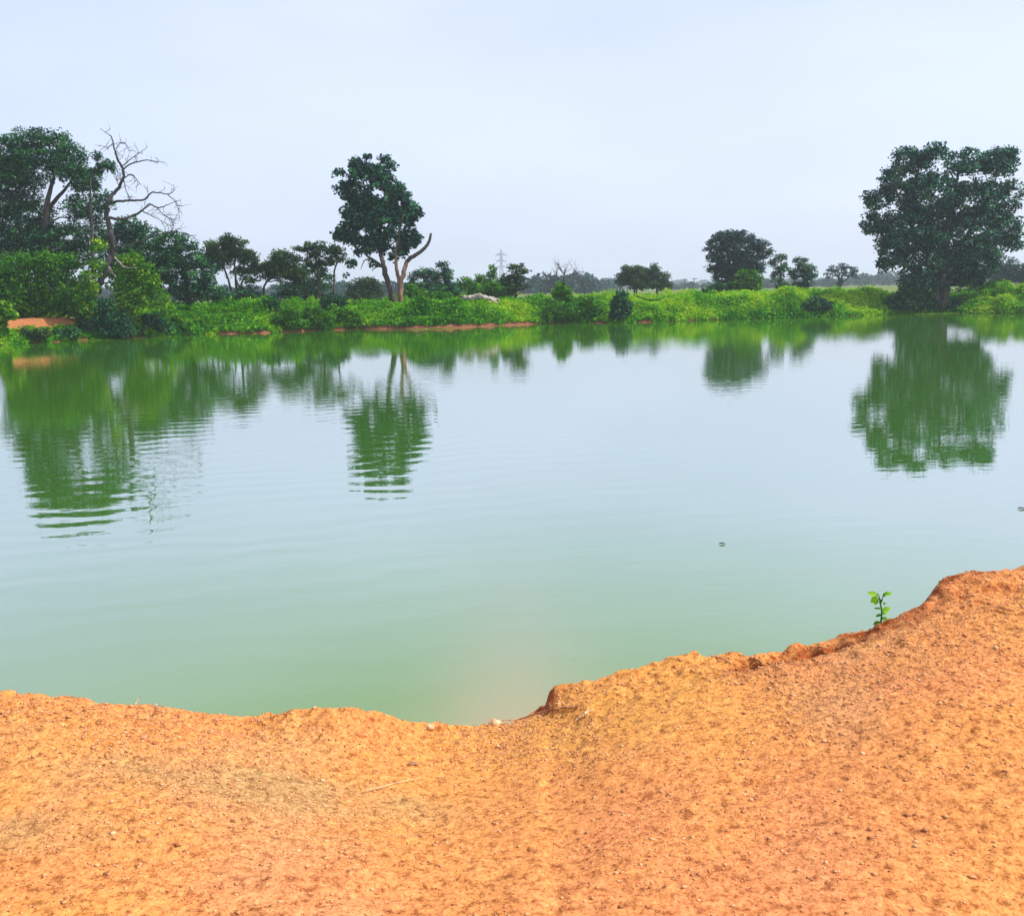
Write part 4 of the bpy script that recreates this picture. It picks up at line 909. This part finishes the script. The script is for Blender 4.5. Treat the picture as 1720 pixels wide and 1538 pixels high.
# sapling at the edge
def leaf_shape(L, W, n=5, bend=.25):
    V = []; F = []
    for i in range(n + 1):
        t = i / n; w_ = W * math.sin(math.pi * min(max(t * .94 + .03, 0), 1)) ** .75 * .5
        zc = -bend * L * t * t
        V += [(-w_, L * t, zc + w_ * .35), (0, L * t, zc), (w_, L * t, zc + w_ * .35)]
    for i in range(n):
        a = i * 3; F += [(a, a + 1, a + 4, a + 3), (a + 1, a + 2, a + 5, a + 4)]
    return np.array(V), np.array(F)
def sapling():
    S = leaf_mat('sapling_leaf', (.05, .20, .01), (.12, .38, .015), (.30, .55, .04), .35)
    b = snap(1478, 1054, 0); sc = np.linalg.norm(b - np.array([0, 0, EYE])) / FPX
    root = empty('sapling', b - np.array([0, 0, .01]), 'small bright green seedling with a few leaves growing at the edge of the red bank', 'seedling'); B = np.array(root.location)
    Yb = b[1]
    pt = lambda px, py, dy=0: at(px, py, Yb + dy)
    P, R = smooth_path([b - [0, 0, .03], pt(1481, 1030), pt(1479, 1015, .01), pt(1477, 1003), pt(1474, 996)], np.array([3, 2.6, 2.2, 1.8, 1.2]) * sc / 2, 5)
    P2, R2 = smooth_path([pt(1480, 1012, .01), pt(1484, 1000), pt(1490, 993)], np.array([1.6, 1.3, 1.0]) * sc / 2, 4)
    v, f = tube_np([(P, R), (P2, R2)], 7); obj('stem', mesh_np('stem', v - B, f, S, np.full(len(v), .15), smooth=True), root)
    # (px, py, length px, width px, heading deg in the picture, tone)
    for (px, py, L, W_, hd, tn, tw) in [(a, b + 3, c * .75, d * .72, e_, f_, g_) for a, b, c, d, e_, f_, g_ in [(1474, 997, 19, 12, 160, .9, .3), (1474, 999, 17, 12, 215, .75, -.3), (1476, 1002, 18, 11, 240, .55, .5), (1478, 1003, 11, 9, 290, .25, .2), (1484, 996, 17, 9, 20, .7, -.2), (1490, 993, 14, 9, -20, .6, .4), (1484, 999, 9, 7, 70, .5, .1),
                                        (1480, 1019, 13, 5, 175, .2, .3), (1481, 1029, 12, 6, 195, .05, .2), (1483, 1012, 8, 5, 30, .05, .3), (1482, 1022, 16, 11, 25, .8, -.3), (1482, 1027, 14, 10, 5, .75, .3), (1481, 1036, 16, 11, -10, .3, .1), (1479, 1042, 15, 10, 200, .15, .5)]]:
        lv, lf = leaf_shape(L * sc, W_ * sc)
        a = math.radians(hd); dirw = np.array([math.cos(a), .35 * tw * 2, math.sin(a)]); dirw /= np.linalg.norm(dirw)
        nrm = np.array([-.15, -.75, .65 + tw * .3]); nrm -= nrm @ dirw * dirw; nrm /= np.linalg.norm(nrm); sd_ = np.cross(dirw, nrm)
        lv = lv[:, :1] * sd_ + lv[:, 1:2] * dirw + lv[:, 2:3] * nrm + pt(px, py, 0) - B
        obj('leaf', mesh_np('leaf', lv, lf, S, np.clip(tn + np.linspace(-.1, .1, len(lv)), 0, 1), smooth=True), root)
sapling()

# floating things
def floating_leaf(px, py, L, label, mat, name='floating_leaf', cat='leaf'):
    p = on_plane(np.array(float(px)), np.array(float(py)), np.array(.012)); v, f = leaf_shape(L, L * .45, 6, .05); v[:, 1] -= L / 2; v = v[:, [1, 0, 2]]
    v2 = v.copy(); v2[:, 2] -= .004
    V = np.vstack([v, v2]); F = np.vstack([f, f[:, ::-1] + len(v)])
    o = obj(name, mesh_np(name, V, F, mat, np.full(len(V), .4), smooth=True)); o.location = p; return tag(o, label, cat)
floating_leaf(1213, 912, .065, 'dark leaf floating alone on the open water', B_DARK)
floating_leaf(702, 563, .30, 'small white scrap floating near the far bank below the twin trunks', B_PALE, 'floating_scrap', 'debris')
floating_leaf(1716, 853, .09, 'dark leaf floating by the right edge of the view', B_DARK)

def pond_scum():
    r = np.random.default_rng(6); Ps = []
    for (x0, x1, dy, n) in ((1535, 1610, 1.0, 1400), (130, 300, .6, 1300), (690, 760, .5, 200)):
        px = r.uniform(x0, x1, n); py0 = np.interp(px, FR[:, 0], FR[:, 1]); q = on_plane(px, py0, np.zeros(n))
        ph = np.arctan2(q[:, 0], q[:, 1]); rad = far_radius(ph) - np.abs(r.normal(0, dy * .5, n)) + .05; Ps.append(np.stack([rad * np.sin(ph), rad * np.cos(ph), np.full(n, .015)], 1))
    P = np.concatenate(Ps); n = len(P); a = r.uniform(0, 6.28, n); s = r.uniform(.04, .12, n)[:, None]
    d1 = np.stack([np.cos(a), np.sin(a), a * 0], 1) * s; d2 = np.stack([-np.sin(a), np.cos(a), a * 0], 1) * s * .7
    P[:, 2] += r.uniform(0, .01, n)
    V = np.stack([P - d1, P + d2, P + d1 + [0, 0, .02], P - d2], 1).reshape(-1, 3)
    tag(obj('pond_weed', mesh_np('pond_weed', V, np.arange(4 * n).reshape(n, 4), L_LIME, np.repeat(r.uniform(.3, 1, n), 4))), 'thin floating line of yellow-green pond weed along the far shore', 'pond weed', kind='stuff')
pond_scum()

# ------------------------------------------------------------------ haze
hz, _t, _n, _l = new_mat('haze')
_o = _n.new('ShaderNodeOutputMaterial'); _v = _n.new('ShaderNodeVolumePrincipled'); _v.inputs['Density'].default_value = 0.0005
_v.inputs['Color'].default_value = (.82, .90, 1.0, 1); _v.inputs['Anisotropy'].default_value = 0.2
_l.new(_v.outputs[0], _o.inputs['Volume'])
X, Y0, Y1, Z0, Z1 = 1800, -1800, 1800, -3.0, 48
V = [(-X, Y0, Z0), (X, Y0, Z0), (X, Y1, Z0), (-X, Y1, Z0), (-X, Y0, Z1), (X, Y0, Z1), (X, Y1, Z1), (-X, Y1, Z1)]
F = [(3, 2, 1, 0), (4, 5, 6, 7), (0, 1, 5, 4), (1, 2, 6, 5), (2, 3, 7, 6), (3, 0, 4, 7)]
hb = obj('haze', mesh_np('haze', V, F, hz)); tag(hb, 'pale blue summer haze in the air', 'haze', kind='stuff')
